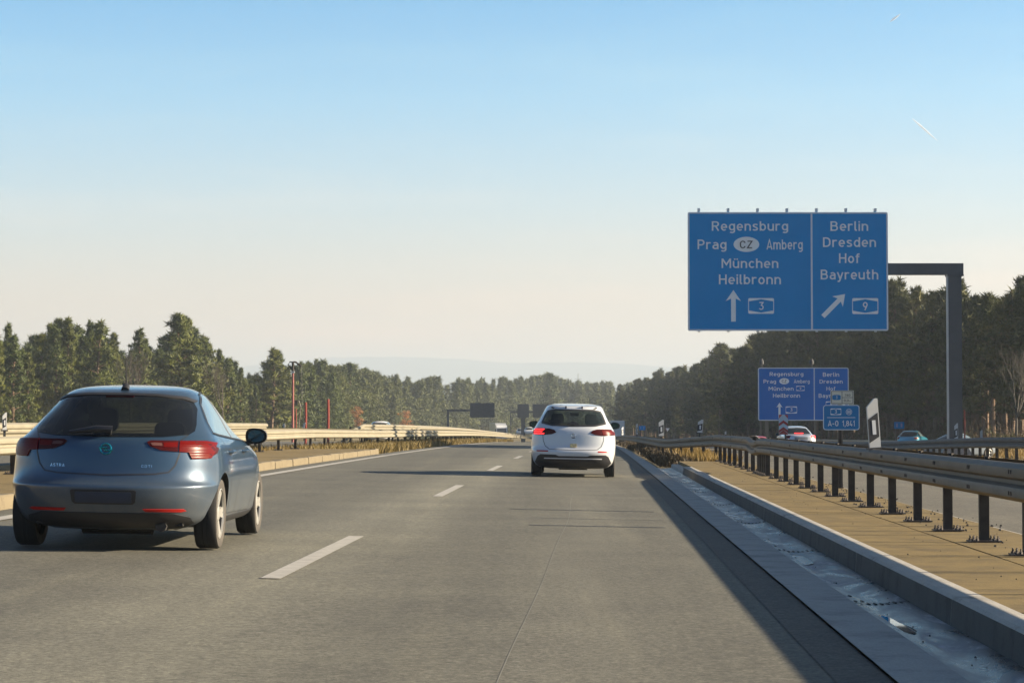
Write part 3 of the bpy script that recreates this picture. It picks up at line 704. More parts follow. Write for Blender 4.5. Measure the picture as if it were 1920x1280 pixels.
MB().prism([(B.x(cb[0]), B.z(cb[3])), (B.x(cb[2]), B.z(cb[3])), (B.x(cb[2]), B.z(cb[1])), (B.x(cb[0]), B.z(cb[1]))], 0, .012, 'y').build('upper_plate', M_CREAM, kb)
B.frame(1190, 424, 1516, 612, 7, 'plate_frame', M_SBLACK, .003)
B.poly([(1346, 430), (1354, 430), (1354, 606), (1346, 606)], 'plate_line', M_SBLACK, .004); B.poly([(1354, 517), (1510, 517), (1510, 524), (1354, 524)], 'plate_line', M_SBLACK, .004)
B.poly([(1205, 492), (1230, 480), (1306, 480), (1331, 492), (1331, 545), (1306, 557), (1230, 557), (1205, 545)], 'route_hexagon', M_SBLUE3, .004)
B.w('3', 1257, 1280, 498, 538).location.y -= .002
B.w('780', 1388, 1474, 468, 503, M_SBLACK); B.w('0,0', 1378, 1447, 545, 580, M_SBLACK); B.w('km', 1452, 1478, 562, 580, M_SBLACK)
zb = zr(p.x, Y3) + .15 - p.z
MB().box((B.x(1297), .022, zb), (B.x(1342), .07, .18)).build('post', M_POST, kb); MB().box((B.x(1344), .022, zb), (B.x(1360), .05, .15)).build('post', M_ZINC, kb)  # the paler box adds the post's sunlit right edge, no separate post
# chevron board
Y4 = 118.; p = P3(1460.4, 777, Y4); k4 = FPX / Y4 * 8; cv = empty('chevron_board', p, 0, 'red and white chevron marker board with upward arrows at the fork', 'road sign'); B = Board(cv, 405, 782, k4)
MB().box((0, 0, B.z(1080)), (B.x(540), .04, 0)).build('panel', M_SWHITE, cv)
for t in (782, 866, 966):
    pts = [(405, t + 85), (472, t), (540, t + 85), (540, t + 40) , (472, t - 48), (405, t + 40)]
    if t == 782:
        B.poly([(405, 782), (457, 782), (405, 842)], 'chevron', M_SRED); B.poly([(488, 782), (540, 782), (540, 842)], 'chevron', M_SRED)
    else: B.poly([(405, t + 90), (472, t + 42), (540, t + 90), (540, t + 48), (472, t), (405, t + 48)], 'chevron', M_SRED)
B.poly([(405, 1080), (405, 1065), (472, 1010), (540, 1065), (540, 1080)], 'chevron', M_SRED)
MB().box((.3, .04, zr(p.x, Y4) - p.z), (.38, .1, -.2)).build('post', M_ZINC, cv)

# ------------------------------------------------------------------ delineators, poles, small signs
def delineator(px, ptop, pbot, Y, wpx, label, band=True, yaw=0., lean=0., zbase=None):
    p = P3(px, pbot, Y); k = FPX / Y; h = (pbot - ptop) / k; w = wpx / k * .86; d = w * .75
    r = empty('delineator', p, R(yaw), label, 'delineator', 'delineator posts of the motorway'); r.rotation_euler[1] = R(lean)
    pf = [(-w/2, 0), (w/2, 0), (w/2, h), (w/2 - w*.3, h), (-w/2, h - .10 * min(1, h / .5))]
    MB().prism(pf, -.012, .03, 'y').build('panel', M_WHITE, r)
    if band:
        MB().prism([(-w/2 - .001, h*.10), (w/2 - .012, h*.22), (w/2 - .012, h*.71), (-w/2 - .001, h*.58)], -.015, -.011, 'y').build('black_band', M_BLACK, r)
        MB().box((-w*.16, -.019, h*.27), (w*.16, -.014, h*.56)).build('reflector', M_REFL, r)
    mb = MB(); mb.box((-w/2 - .03, -.03, -.02), (w/2 + .02, .04, .004)); mb.box((-.02, -.01, -.12), (.02, .02, 0)); mb.build('foot', M_BLACK, r)
    return r
delineator(1641, 747, 839, 27.6, 25, 'large white delineator with black band clamped on the near rail', yaw=8, lean=-4)
delineator(1312, 786, 811, 67.5, 11, 'white delineator on the guardrail crest left of the fork sign', yaw=-6, lean=5)
delineator(1240, 787, 817, 88, 11, 'white delineator with black band on the dipping guardrail', yaw=5)
delineator(1194.5, 794, 814, 112, 6, 'small delineator beside the tiny blue sign far down the rail', yaw=60)
delineator(1167, 800, 815, 150, 5, 'tiny far delineator just right of the white car mirror', yaw=40)
delineator(1793, 793, 824, 76, 8, 'white delineator on the dark far rail in front of the gantry post', yaw=-10)
delineator(8.5, 773, 806, 38.5, 9, 'white delineator on the pale rail at the left picture edge', yaw=20)
delineator(532, 794, 803, 78, 5, 'tiny white delineator on the left rail before the trees')
delineator(568, 791, 805, 84, 4, 'small leaning white delineator by the leftmost red pole', False, lean=14)
delineator(1840, 806, 820, 110, 5, 'tiny white delineator at the grass verge on the right', False)
delineator(1360.5, 808, 815, 96, 3.5, 'tiny pale delineator behind the dented rail', False)
def pole(px, ptop, pbot, Y, wpx, label):
    p = P3(px, pbot, Y); h = (pbot - ptop) * Y / FPX; z0 = min(p.z, zr(p.x, Y)); r = wpx * Y / FPX / 2
    g = empty('snow_pole', (p.x, Y, z0), 0, label, 'marker pole', 'red marker poles')
    MB().tube([(0, 0, 0), (.01, 0, h * .5 + p.z - z0), (.0, 0, h + p.z - z0)], r, 8).build('pole', M_RED, g, smooth=True)
    MB().tube([(0, 0, .0), (0, 0, .12)], r * 1.5, 8).build('foot', M_BLACK, g)
pole(615, 748, 805, 98, 5, 'tall red marker pole before the raised left rail')
pole(573, 754, 803, 105, 4.5, 'red marker pole left of the taller one by the left rail')
pole(555, 766, 802, 135, 2.2, 'faded red marker pole below the traffic mast')
pole(1808.5, 768, 826, 82, 3.2, 'thin orange red marker pole right of the gantry post')
# traffic mast
Ym = 150; p = P3(549, 802, Ym); km = FPX / Ym
mast = empty('traffic_mast', (p.x, Ym, zr(p.x, Ym)), 0, 'slender reddish mast with curved arms at its top among the left pines', 'mast')
zt = P3(549, 690, Ym).z - mast.location.z
MB().tube([(0, 0, 0), (0, 0, zt)], [.09, .07], 10).build('pole', simple('rusty_pole', (.22, .06, .05), .6, var=.3), mast, smooth=True)
mb = MB(); 
for s in (-1, 1): mb.tube([(0, 0, zt - .3), (s*.12, 0, zt), (s*.32, 0, zt + .25), (s*.2, 0, zt + .42), (0, 0, zt + .38)], .045, 7)
mb.tube([(-.1, 0, zt + .38), (.1, 0, zt + .42), (.42, 0, zt + .25), (.55, 0, zt + .1)], .05, 7); mb.tube([(0, 0, zt - .3), (0, 0, zt + .4)], .09, 7); mb.build('arm', M_POST, mast)
MB().box((-.1, -.1, zt - .32), (.1, .1, zt - .2)).build('white_collar', M_WHITE, mast)
mb = MB(); mb.tube([(.42, 0, zt + .2), (.4, 0, zt - 1.6), (.25, 0, zt - 2.4)], .012, 4); mb.tube([(.55, 0, zt + .1), (.62, 0, zt - 2.5)], .012, 4); mb.build('cable', M_BLACK, mast)
mb = MB(); mb.tube([(.25, .1, 0), (.45, .1, zt*.35), (.5, .1, zt*.48), (.38, .1, zt*.56), (.1, .1, zt*.57)], .04, 7); mb.box((.1, 0, zt*.5), (.32, .2, zt*.57)); mb.build('camera_arm', M_ZINC, mast)
# display gantries far down the left carriageway
def vms(Y, panels, arm_y, post_px, label, w=4.):
    k = FPX / Y; pz = P3(post_px, arm_y, Y); zb = zr(pz.x, Y)
    g = empty('display_gantry', (pz.x, Y, zb), 0, label, 'gantry')
    right = P3(panels[-1][1], arm_y, Y).x - pz.x
    MB().box((0, .15, pz.z - zb - .17), (right, .4, pz.z - zb + .17)).build('cantilever_arm', M_GANTRY, g)
    MB().box((-w/k/2, .1, 0), (w/k/2, .5, pz.z - zb + .17)).build('post', M_GANTRY, g)
    for x0, x1, y0, y1 in panels:
        a = P3(x0, y0, Y); b = P3(x1, y1, Y); mb = MB(); mb.box((a.x - pz.x, 0, b.z - zb), (b.x - pz.x, .14, a.z - zb)); pn = mb.build('display_panel', M_PANEL, g)
        mb = MB(); n = 8
        for i in range(n + 1): x = a.x - pz.x + (b.x - a.x) * i / n; mb.box((x - .025, -.04, b.z - zb), (x + .025, 0, a.z - zb))
        for i in range(4): z = b.z - zb + (a.z - b.z) * i / 3; mb.box((a.x - pz.x, -.03, z - .03), (b.x - pz.x, -.001, z + .03))
        mb.build('panel_rib', M_GANTRY, pn)
vms(320, [(881.5, 927, 755.5, 782)], 769, 840, 'dark display panel on a cantilever gantry beyond the left rail')
vms(430, [(970.5, 991.5, 757.5, 782.5), (999, 1040, 757.5, 782.5)], 772, 957.5, 'farther gantry with two dark display panels left of the white car', 1.5)
p = P3(981, 772, 430.5); MB().box((-.4, 0, 0), (.4, .6, p.z - zr(p.x, 430))).build('gantry_pillar', M_GANTRY, None, (p.x, 430.6, zr(p.x, 430)))
tag(bpy.data.objects['gantry_pillar'], 'grey pillar standing below the farther pair of display panels', 'pillar')
def small_sign(px, py, w, h, Y, label, mat, marks=True, tri=False):
    k = FPX / Y; p = P3(px, py, Y); zb = zr(p.x, Y); g = empty('small_sign', (p.x, Y, zb), 0, label, 'road sign')
    z = p.z - zb; W_, H_ = w/k/2, h/k/2
    if tri: MB().prism([(-W_, z + H_), (0, z - H_), (W_, z + H_)], 0, .03, 'y').build('panel', M_SWHITE, g); MB().prism([(-W_*.9, z + H_*.95), (-W_*.6, z+H_*.95), (0, z - H_*.5), (0, z-H_*.95)], -.005, 0, 'y').build('border', M_RED, g)
    else:
        MB().prism(rrect(-W_, z - H_, W_, z + H_, .05), 0, .03, 'y').build('panel', mat, g)
        if marks:
            mb = MB()
            for s in (-1, 1): mb.prism([(s*W_*.45 - W_*.16, z - H_*.5), (s*W_*.45 + W_*.16, z - H_*.5), (s*W_*.45 + W_*.16, z + H_*.55), (s*W_*.45 - W_*.16, z + H_*.55)], -.006, 0, 'y')
            mb.build('arrow', simple('dim_white', (.16, .3, .5), .5), g)
    for s in (-.7, .7) if not tri else (0,): MB().box((s*W_ - .03, .03, 0), (s*W_ + .03, .08, z + H_*.8)).build('post', M_ZINC, g)
small_sign(1686, 797, 19, 13, 200, 'small blue sign in front of the forest behind the teal car', M_SBLUE)
small_sign(1204, 802, 12, 8, 175, 'tiny blue sign far down the right rail', M_SBLUE)
small_sign(1251, 806, 9, 7, 150, 'tiny white triangular give way sign behind the dipping rail', None, tri=True)
small_sign(485, 796, 15, 8, 120, 'small dark twin plate on the left rail beside the blue car mirror', M_BLACK, False)

# ------------------------------------------------------------------ trees
def tris_mesh(name, V, mats, Fn=None):
    """V: (n,3,3) triangles"""
    V = np.asarray(V, dtype=np.float32); n = len(V); me = bpy.data.meshes.new(name)
    me.vertices.add(n*3); me.vertices.foreach_set('co', V.ravel()); me.loops.add(n*3); me.loops.foreach_set('vertex_index', np.arange(n*3, dtype=np.int32))
    me.polygons.add(n); me.polygons.foreach_set('loop_start', np.arange(0, n*3, 3, dtype=np.int32)); me.polygons.foreach_set('loop_total', np.full(n, 3, dtype=np.int32))
    me.update(calc_edges=True); me.materials.append(mats); return me
def tufts(rs, centers, radii, per, size, up=.35, radial=True):
    """needle tufts: thin triangles fanning out of points scattered in each clump"""
    C = np.repeat(centers, per, 0); Rr = np.repeat(radii, per); n = len(C)
    d = rs.normal(size=(n, 3)); d /= np.linalg.norm(d, axis=1)[:, None]; rad = rs.random(n) ** .5
    off = d * (Rr * rad)[:, None]; off[:, 2] *= .42; P = C + off
    rad_ = P.copy(); rad_[:, 2] = 0; rad_ /= np.linalg.norm(rad_, axis=1)[:, None] + 1e-6
    nr = d + rad_ * (.7 if radial else 0) + rs.normal(size=(n, 3)) * .45; nr /= np.linalg.norm(nr, axis=1)[:, None]
    dr = rs.normal(size=(n, 3)) * .8 + d * .5; dr[:, 2] += up + .35; dr -= nr * (dr * nr).sum(1)[:, None]; dr /= np.linalg.norm(dr, axis=1)[:, None]
    sd = np.cross(dr, nr); sd /= np.linalg.norm(sd, axis=1)[:, None] + 1e-6
    L = size * (.6 + .8 * rs.random(n)); Wd = L * .11
    return np.stack([P - sd * Wd[:, None], P + sd * Wd[:, None], P + dr * L[:, None]], 1)
def pine_proto(seed, H, crown0, wide, per=16, size=.42, bend=0., open_=.0, mat=M_PINE, shape=1.15):
    """crown0: height fraction where the crown starts"""
    rs = np.random.RandomState(seed); rnd = random.Random(seed); tr = MB()
    tp = [Vector((bend * H * (t ** 2) + .12 * math.sin(t * 5 + seed), .1 * math.sin(t * 4 + 2 * seed), H * t)) for t in np.linspace(0, 1, 9)]
    tr.tube(tp, [.17 * H / 12 * (1 - .85 * t) + .02 for t in np.linspace(0, 1, 9)], 7)
    def at(t): 
        i = min(7, int(t * 8)); return tp[i].lerp(tp[i+1], t * 8 - i)
    C = []; Rd = []
    t = crown0
    while t < .97:
        nb = rnd.randint(3, 5); a0 = rnd.uniform(0, 6.3)
        tt = (t - crown0) / (1 - crown0)
        L0 = wide * (.6 + .4 * math.sin(min(1, tt * 2.2 + .25) * math.pi * .5)) * (1 - tt ** shape) * rnd.uniform(.8, 1.1) + .22
        for b in range(nb):
            if rnd.random() < open_: continue
            a = a0 + 6.28 * b / nb + rnd.uniform(-.5, .5); L = L0 * rnd.uniform(.55, 1.15); el = .15 + .65 * tt + rnd.uniform(-.15, .2)
            p0 = at(t); dr = Vector((math.cos(a) * math.cos(el), math.sin(a) * math.cos(el), math.sin(el)))
            p1 = p0 + dr * L + Vector((0, 0, .12 * L)); mid = p0.lerp(p1, .5) - Vector((0, 0, .06 * L))
            tr.tube([p0, mid, p1], [.045 * H / 12 + .01, .03, .012], 4, cap=False)
            m = max(2, int(L / .42))
            for k in range(m):
                s = .35 + .65 * (k + 1) / m; q = p0.lerp(p1, s) + Vector((rnd.gauss(0, .16), rnd.gauss(0, .16), rnd.gauss(0, .1))) * (L * .5)
                C.append(q); Rd.append(rnd.uniform(.20, .44) * (1.1 - .5 * tt))
        t += rnd.uniform(.032, .055) * (12 / H) ** .5
    for k in range(8): C.append(at(.85 + .02 * k) + Vector((rnd.gauss(0, .07), rnd.gauss(0, .07), 0))); Rd.append(.19 - .022 * k)
    for k in range(rnd.randint(6, 12)):    # dead snags below the crown
        t = rnd.uniform(.12, max(.2, crown0 + .1)); a = rnd.uniform(0, 6.3); p0 = at(t); L = rnd.uniform(.5, 1.6)
        tr.tube([p0, p0 + Vector((math.cos(a) * L, math.sin(a) * L, rnd.uniform(-.1, .4)))], [.03, .01], 3, cap=False)
    T = tufts(rs, np.array([tuple(c) for c in C]), np.array(Rd), per, size)
    cm = tris_mesh('crown', T, mat)
    o = tr.build('trunk', M_BARK); tm = o.data; bpy.data.objects.remove(o); return cm, tm, H
rp = random.Random(5)
PL = [pine_proto(10 + i, 12, rp.uniform(.05, .15), rp.uniform(2.5, 3.3), 32, .46, open_=.12, shape=rp.uniform(.8, 1.3)) for i in range(7)]        # left, branched to the ground
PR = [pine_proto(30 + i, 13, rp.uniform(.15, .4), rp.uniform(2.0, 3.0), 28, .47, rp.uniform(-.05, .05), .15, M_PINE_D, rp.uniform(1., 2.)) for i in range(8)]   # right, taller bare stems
PF = [pine_proto(50 + i, 12, .03, rp.uniform(2.0, 2.6), 9, .6, mat=M_PINE_F, shape=rp.uniform(1., 1.6)) for i in range(4)]
def put_tree(name, proto, X, Y, H, label, group, rz=None, sx=1.):
    cm, tm, h0 = proto; s = H / h0; z = zr(X, Y) - .1
    r = empty(name, (X, Y, z), rz if rz is not None else rp.uniform(0, 6.28), label, 'tree', group); r.scale = (s * sx, s * sx, s)
    a = bpy.data.objects.new('crown', cm); b = bpy.data.objects.new('trunk', tm)
    for q in (a, b): COL.objects.link(q); q.parent = r
    return r
SKY = [(-80, 612), (0, 612), (45, 622), (75, 612), (110, 606), (140, 606), (160, 615), (187, 602), (205, 615), (230, 645), (270, 618), (300, 630), (335, 590), (370, 602), (395, 640), (430, 655), (450, 672), (480, 685),
       (500, 660), (512, 653), (530, 668), (545, 690), (580, 672), (610, 680), (640, 690), (655, 683), (700, 700), (750, 708), (820, 711), (900, 714), (950, 712), (1030, 702), (1060, 716), (1110, 719), (1165, 721),
       (1190, 708), (1240, 692), (1275, 682), (1310, 684), (1335, 663), (1352, 646), (1375, 650), (1395, 640), (1415, 622), (1470, 600), (1560, 560), (1670, 525), (1690, 518), (1722, 556), (1748, 552), (1770, 520), (1800, 518), (1830, 532), (1860, 562), (1885, 532), (1920, 512), (2000, 520)]
ORD = 'first second third fourth fifth sixth seventh eighth ninth tenth eleventh twelfth thirteenth fourteenth fifteenth sixteenth seventeenth eighteenth nineteenth twentieth'.split()
def forest(n, px0, px1, yf, protos, look, marks, group, fr=(.78, 1.), depth=(0, 40), name='pine_tree', sx=(1., 1.)):
    """marks: [(px up to which, place)]; each tree is named by its rank from the left beside that landmark"""
    cnt = {}
    for i in range(n):
        px = px0 + (px1 - px0) * (i + rp.uniform(.1, .9)) / n; Yb = yf(px); k = i % 3
        Y = Yb + rp.uniform(*depth) * (k / 2 if k else .1); top = interp(SKY, px); f = rp.uniform(*fr)
        p = P3(px, top, Y); zb = zr(p.x, Y); H = max(2.5, (p.z - zb) * f)
        place = next(m for a, m in marks if px <= a); row = ('front', 'middle', 'rear')[k]; c = cnt.get((place, row), 0); cnt[(place, row)] = c + 1
        put_tree(name, rp.choice(protos), p.x, Y, H, '%s, %s from left in %s row, %s' % (look, ORD[c], row, place), group, sx=rp.uniform(*sx))
yl = lambda px: 235 + max(0, px) * .16
forest(62, -60, 492, yl, PL, 'dense olive pine', [(110, 'left of the blue car roof'), (240, 'above the blue car window'), (380, 'right of the blue car aerial'), (999, 'above the blue car mirror')], 'pines on the left', (.66, 1.06), (0, 32), sx=(.85, 1.25))
forest(34, 520, 660, lambda px: 330 + (px - 520) * .9, PL, 'mid green pine', [(580, 'beside the reddish mast'), (999, 'behind the red poles')], 'pines behind the red poles', (.8, 1.03), (0, 40), sx=(1.0, 1.3))
yr_ = lambda px: max(165, 330 - (px - 1380) * .31)
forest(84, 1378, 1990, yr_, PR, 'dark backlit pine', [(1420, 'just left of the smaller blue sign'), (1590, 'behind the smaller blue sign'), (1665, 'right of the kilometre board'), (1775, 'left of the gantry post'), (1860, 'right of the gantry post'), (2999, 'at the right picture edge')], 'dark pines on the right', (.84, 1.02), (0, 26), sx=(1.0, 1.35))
forest(54, 1160, 1385, lambda px: 640 - (px - 1160) * 1.15, PR, 'hazy grey green pine', [(1240, 'right of the white car'), (1310, 'above the tiny blue sign'), (1999, 'above the rail crest')], 'hazy pines on the right', (.82, 1.03), (0, 45), sx=(1.0, 1.4))
# single trees one can point to
def solo(px, top, Y, proto, label, name='pine_tree', sx=1.2, cat='tree'):
    p = P3(px, top, Y); return put_tree(name, proto, p.x, Y, p.z - zr(p.x, Y), label, None, sx=sx)
solo(338, 588, 262, PL[0], 'tallest pine of the left forest, its bushy top above the blue car roof', sx=1.45)
solo(186, 600, 250, PL[2], 'pointed pine rising behind the left end of the blue car roof', sx=1.3)
solo(512, 652, 318, PL[1], 'single conical pine left of the slender traffic mast', sx=1.5)
solo(1352, 644, 395, PR[3], 'pine with ragged leaning top left of the dark right forest', sx=1.4)
solo(1242, 690, 560, PR[1], 'small pine with crooked tip on the receding right skyline', sx=1.1)
solo(1030, 700, 700, PF[1], 'slightly taller far pine above the white car on the horizon wood', sx=1.3)
# far wood: one mass
def merged(name, items, mat, label):
    Ts = []
    for proto, X, Y, z, s, a in items:
        me = proto[0]; n = len(me.vertices); c = np.empty(n * 3, dtype=np.float32); me.vertices.foreach_get('co', c); c = c.reshape(-1, 3)
        ca, sa = math.cos(a), math.sin(a); x = c[:, 0]*ca - c[:, 1]*sa; y = c[:, 0]*sa + c[:, 1]*ca
        q = rp.uniform(.8, 1.7); Ts.append(np.stack([x*s*q + X, y*s*q + Y, c[:, 2]*s + z], 1).reshape(-1, 3, 3))
    me = tris_mesh(name, np.concatenate(Ts), mat); o = link(name, me); tag(o, label, 'forest', kind='stuff'); return o
def yfar(px): return interp([(560, 380), (640, 430), (700, 500), (850, 640), (1000, 800), (1170, 860)], px)
items = []
for i in range(330):
    px = rp.uniform(600, 1200); Y = yfar(px) + rp.uniform(0, 90); top = interp(SKY, min(px, 1165)) + rp.choice((rp.uniform(-5, 6), rp.uniform(0, 14), rp.uniform(6, 30))); p = P3(px, top, Y); zb = zr(p.x, Y)
    items.append((rp.choice(PF), p.x, Y, zb - 1.5, max(3, p.z - zb + 1.5) / 12, rp.uniform(0, 6.3)))
merged('far_forest', items, M_PINE_F, 'hazy far pine wood closing the view behind the display gantries')
items = []
for i in range(150):
    px = rp.uniform(-120, 640); Y = yl(px) + rp.uniform(34, 80); top = interp(SKY, px) + rp.uniform(12, 60); p = P3(px, top, Y); zb = zr(p.x, Y); items.append((rp.choice(PF), p.x, Y, zb - 1, (p.z - zb + 1) / 12, rp.uniform(0, 6)))
merged('forest_interior', items, M_PINE, 'dense inner pine wood filling the gaps behind the left forest edge')
items = []
for i in range(230):
    px = rp.uniform(1170, 2050); Y = (yr_(px) if px > 1380 else 640 - (px - 1160) * 1.15) + rp.uniform(24, 70); top = interp(SKY, px) + rp.uniform(14, 80); p = P3(px, top, Y); zb = zr(p.x, Y); items.append((rp.choice(PF), p.x, Y, zb - 1, max(3, p.z - zb + 1) / 12, rp.uniform(0, 6)))
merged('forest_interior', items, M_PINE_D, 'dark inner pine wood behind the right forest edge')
# pines standing just right of the picture, whose shade falls across the road
SH = [(31 + (k * 7.3) % 6, 103.5 + k * 1.25, 13.5 + (k * 3.7) % 2) for k in range(14)] + [(27.5, 93, 11.5), (26.5, 86.5, 11.0), (27, 81.5, 11.6), (26, 76, 11.2), (26.5, 72, 11.4)]
for q, (X, Y, H) in enumerate(SH):
    put_tree('pine_tree', PL[q % 7], X, Y, H, 'dark pine outside the right picture edge, %s of those shading the road' % ORD[q], 'pines beyond the right edge', sx=1.15 if H > 12 else .5)
# understorey
def bushes(name, n, pos, size, mat, label, per=26, leaf=.22, kind='stuff', cat='scrub'):
    rs = np.random.RandomState(n); C = []; Rd = []
    for i in range(n):
        X, Y = pos(i); h = rp.uniform(*size); z = zr(X, Y)
        for k in range(4): C.append((X + rp.gauss(0, h*.35), Y + rp.gauss(0, h*.3), z + rp.uniform(.1, .8) * h)); Rd.append(h * rp.uniform(.3, .5))
    T = tufts(rs, np.array(C), np.array(Rd), per, leaf, .8, False); o = link(name, tris_mesh(name, T, mat)); tag(o, label, cat, kind=kind); return o
def along(px0, px1, yf, back=0, spread=6):
    def f(i): px = rp.uniform(px0, px1); Y = yf(px) - back + rp.uniform(-spread, spread); return P3(px, 790, Y).x, Y
    return f
bushes('undergrowth', 150, along(1378, 1980, yr_, 6), (.7, 2.4), M_SHRUB_BR, 'brown and olive undergrowth at the foot of the dark right forest')
bushes('undergrowth', 90, along(1378, 1980, yr_, 10), (.5, 1.8), M_PINE_D, 'low green scrub along the verge of the dark right forest')
bushes('undergrowth', 110, along(-60, 660, lambda px: 240 + max(0, px) * .18, 8), (.8, 2.2), M_PINE, 'low green scrub along the foot of the left forest')
bushes('undergrowth', 90, along(600, 1165, yfar, 8, 10), (1.5, 4.5), M_SHRUB_BR, 'reddish brown bare undergrowth below the far wood', 22, .5)
def orange(px, top, Y, label):
    p = P3(px, top, Y); zb = zr(p.x, Y); H = p.z - zb; rs = np.random.RandomState(int(px)); r = empty('birch_tree', (p.x, Y, zb), 0, label, 'tree')
    C = [(rp.gauss(0, H*.1), rp.gauss(0, H*.1), H * rp.uniform(.3, .95)) for _ in range(26)]; link('crown', tris_mesh('crown', tufts(rs, np.array(C), np.full(26, H*.11), 30, .4), M_SHRUB_OR), None, r)
    MB().tube([(0, 0, 0), (.05, 0, H*.5), (0, 0, H*.9)], [.12, .08, .02], 6).build('trunk', M_BARE, r)
orange(760, 768, 470, 'small orange leaved birch in front of the far wood')
orange(669, 760, 390, 'slim russet birch at the edge of the left pine group')
def bare(px, top, Y, label):
    p = P3(px, top, Y); zb = zr(p.x, Y); H = p.z - zb; r = empty('bare_tree', (p.x, Y, zb), 0, label, 'tree'); mb = MB(); rnd = random.Random(px)
    def grow(p0, d, L, rad, lv):
        p1 = p0 + d * L; mb.tube([p0, p0.lerp(p1, .5) + Vector((rnd.gauss(0, .03), 0, rnd.gauss(0, .03))) * L, p1], [rad, rad*.75, rad*.5], 4, cap=False)
        if lv: 
            for _ in range(4): grow(p0.lerp(p1, rnd.uniform(.4, 1)), (d + Vector((rnd.gauss(0, .38), rnd.gauss(0, .38), .15))).normalized(), L * rnd.uniform(.5, .75), rad*.5, lv-1)
    t = MB(); t.tube([(0, 0, 0), (0, 0, H*.3)], [.1, .08], 6); t.build('trunk', M_BARE, r)
    for _ in range(5): grow(Vector((0, 0, H*.28)), Vector((rnd.gauss(0, .25), rnd.gauss(0, .25), 1)).normalized(), H*.35, .05, 3)
    mb.build('crown', M_BARE, r, fix=False)
bare(418, 668, 232, 'leafless pale brown tree standing before the left pines')
bare(245, 648, 228, 'thin leafless tree top above the blue car aerial')
bare(1905, 640, 158, 'leafless twiggy tree at the right picture edge')
# dry grass along the left rail and brown growth below the right rail
def grass(name, n, pos, h, mat, label, w=.012):
    rs = np.random.RandomState(n % 1000); P = np.array([pos() for _ in range(n)]); hh = h[0] + (h[1]-h[0]) * rs.random(n)
    a = rs.random(n) * 6.28; lean = rs.normal(size=(n, 2)) * .35; s = np.stack([np.cos(a), np.sin(a), np.zeros(n)], 1) * w * (1 + rs.random(n))[:, None]
    tip = P + np.stack([lean[:, 0]*hh, lean[:, 1]*hh, hh], 1); o = link(name, tris_mesh(name, np.stack([P - s, P + s, tip], 1), mat)); tag(o, label, 'grass', kind='stuff')
def gp(u0, u1, y0, y1, clump=None):
    def f():
        Y = y0 + (y1 - y0) * rp.random() ** 1.25; u = rp.uniform(u0, u1); X = u + RX(Y) ; return (X, Y, zr(X, Y) - .03)
    return f
grass('dry_grass', 26000, gp(-10.8, -7.1, 77, 215), (.06, .38), M_GRASS_DRY, 'golden dry grass below the left guardrail beyond the paved median', .02)
grass('dry_grass', 4000, gp(-11.9, -9.9, 60, 78), (.1, .4), M_GRASS_DRY, 'dry grass behind the posts of the left guardrail', .02)
grass('brown_growth', 12000, gp(1.95, 4.0, 62.5, 180), (.05, .30), M_SHRUB_BR, 'dark brown dead growth below the right guardrail beyond the paved median', .02)
grass('dry_grass', 3000, gp(3.0, 4.1, 62.5, 90), (.1, .45), M_GRASS_DRY, 'straw coloured grass at the end of the right paved median', .02)
grass('verge_grass', 16000, lambda: (lambda Y, u: (u + RX(Y), Y, zr(u + RX(Y), Y) - .05))(rp.uniform(95, 200), rp.uniform(24.5, 37)), (.15, .5), M_GRASS_DRY, 'straw and green grass verge before the right forest', .03)
# hills on the horizon
def hill(Y, prof, label, off):
    vs = []; n = len(prof) ; rnd = random.Random(off); xs = np.linspace(prof[0][0], prof[-1][0], 140)
    for px in xs:
        z = P3(px, sinterp(prof, px) + rnd.uniform(-.6, .6), Y).z; X = P3(px, 700, Y).x
        vs += [(X, Y - 900, -8), (X, Y - 350, z * .55), (X, Y, z), (X, Y + 900, -8)]
    fs = [(4*i+k, 4*i+k+4, 4*i+k+5, 4*i+k+1) for i in range(len(xs)-1) for k in range(3)]
    o = mesh('hills', vs, fs, M_HILL, smooth=True); o['kind'] = 'structure'
hill(9300, [(100, 700), (400, 690), (520, 682), (620, 671), (720, 669), (850, 672), (950, 680), (1050, 679), (1130, 680), (1230, 686), (1400, 700), (1700, 715), (2200, 720)], '', 1)
p = P3(1084, 700, 2600); mb = MB(); mb.tube([(0, 0, 0), (0, 0, p.z + 8)], [1.2, .4], 4); 
for s in (.8, .9): mb.box((-4, -.2, (p.z + 8) * s), (4, .2, (p.z + 8) * s + .5))
o = mb.build('power_pylon', M_ZINC_D, None, (p.x, 2600, -8)); tag(o, 'faint distant lattice pylon above the far wood right of the white car', 'pylon')
# contrails, high and far, outside the haze
def contrail(pa, pb, Y, wpx, label):
    a = P3(*pa, Y); b = P3(*pb, Y); w = wpx * Y / FPX / 2
    m, nt, bs = new_mat('ice_trail'); nt.nodes.remove(bs); em = nt.nodes.new('ShaderNodeBsdfDiffuse'); em.inputs[0].default_value = (.9, .88, .88, 1)
    tr = nt.nodes.new('ShaderNodeBsdfTransparent'); mx = nt.nodes.new('ShaderNodeMixShader'); mx.inputs[0].default_value = .5
    nt.links.new(tr.outputs[0], mx.inputs[1]); nt.links.new(em.outputs[0], mx.inputs[2]); nt.links.new(mx.outputs[0], nt.nodes['Material Output'].inputs[0])
    o = MB().tube([a, a.lerp(b, .3), a.lerp(b, .7), b], [w*.3, w, w*.8, w*.2], 10).build('contrail', m, smooth=True); tag(o, label, 'contrail')
contrail((1711, 223), (1757, 264), 24000, 4, 'faint white vapour trail descending rightwards above the overhead sign')
contrail((1669, 41), (1688, 27), 24000, 4.5, 'very short faint vapour trail high near the top right corner')
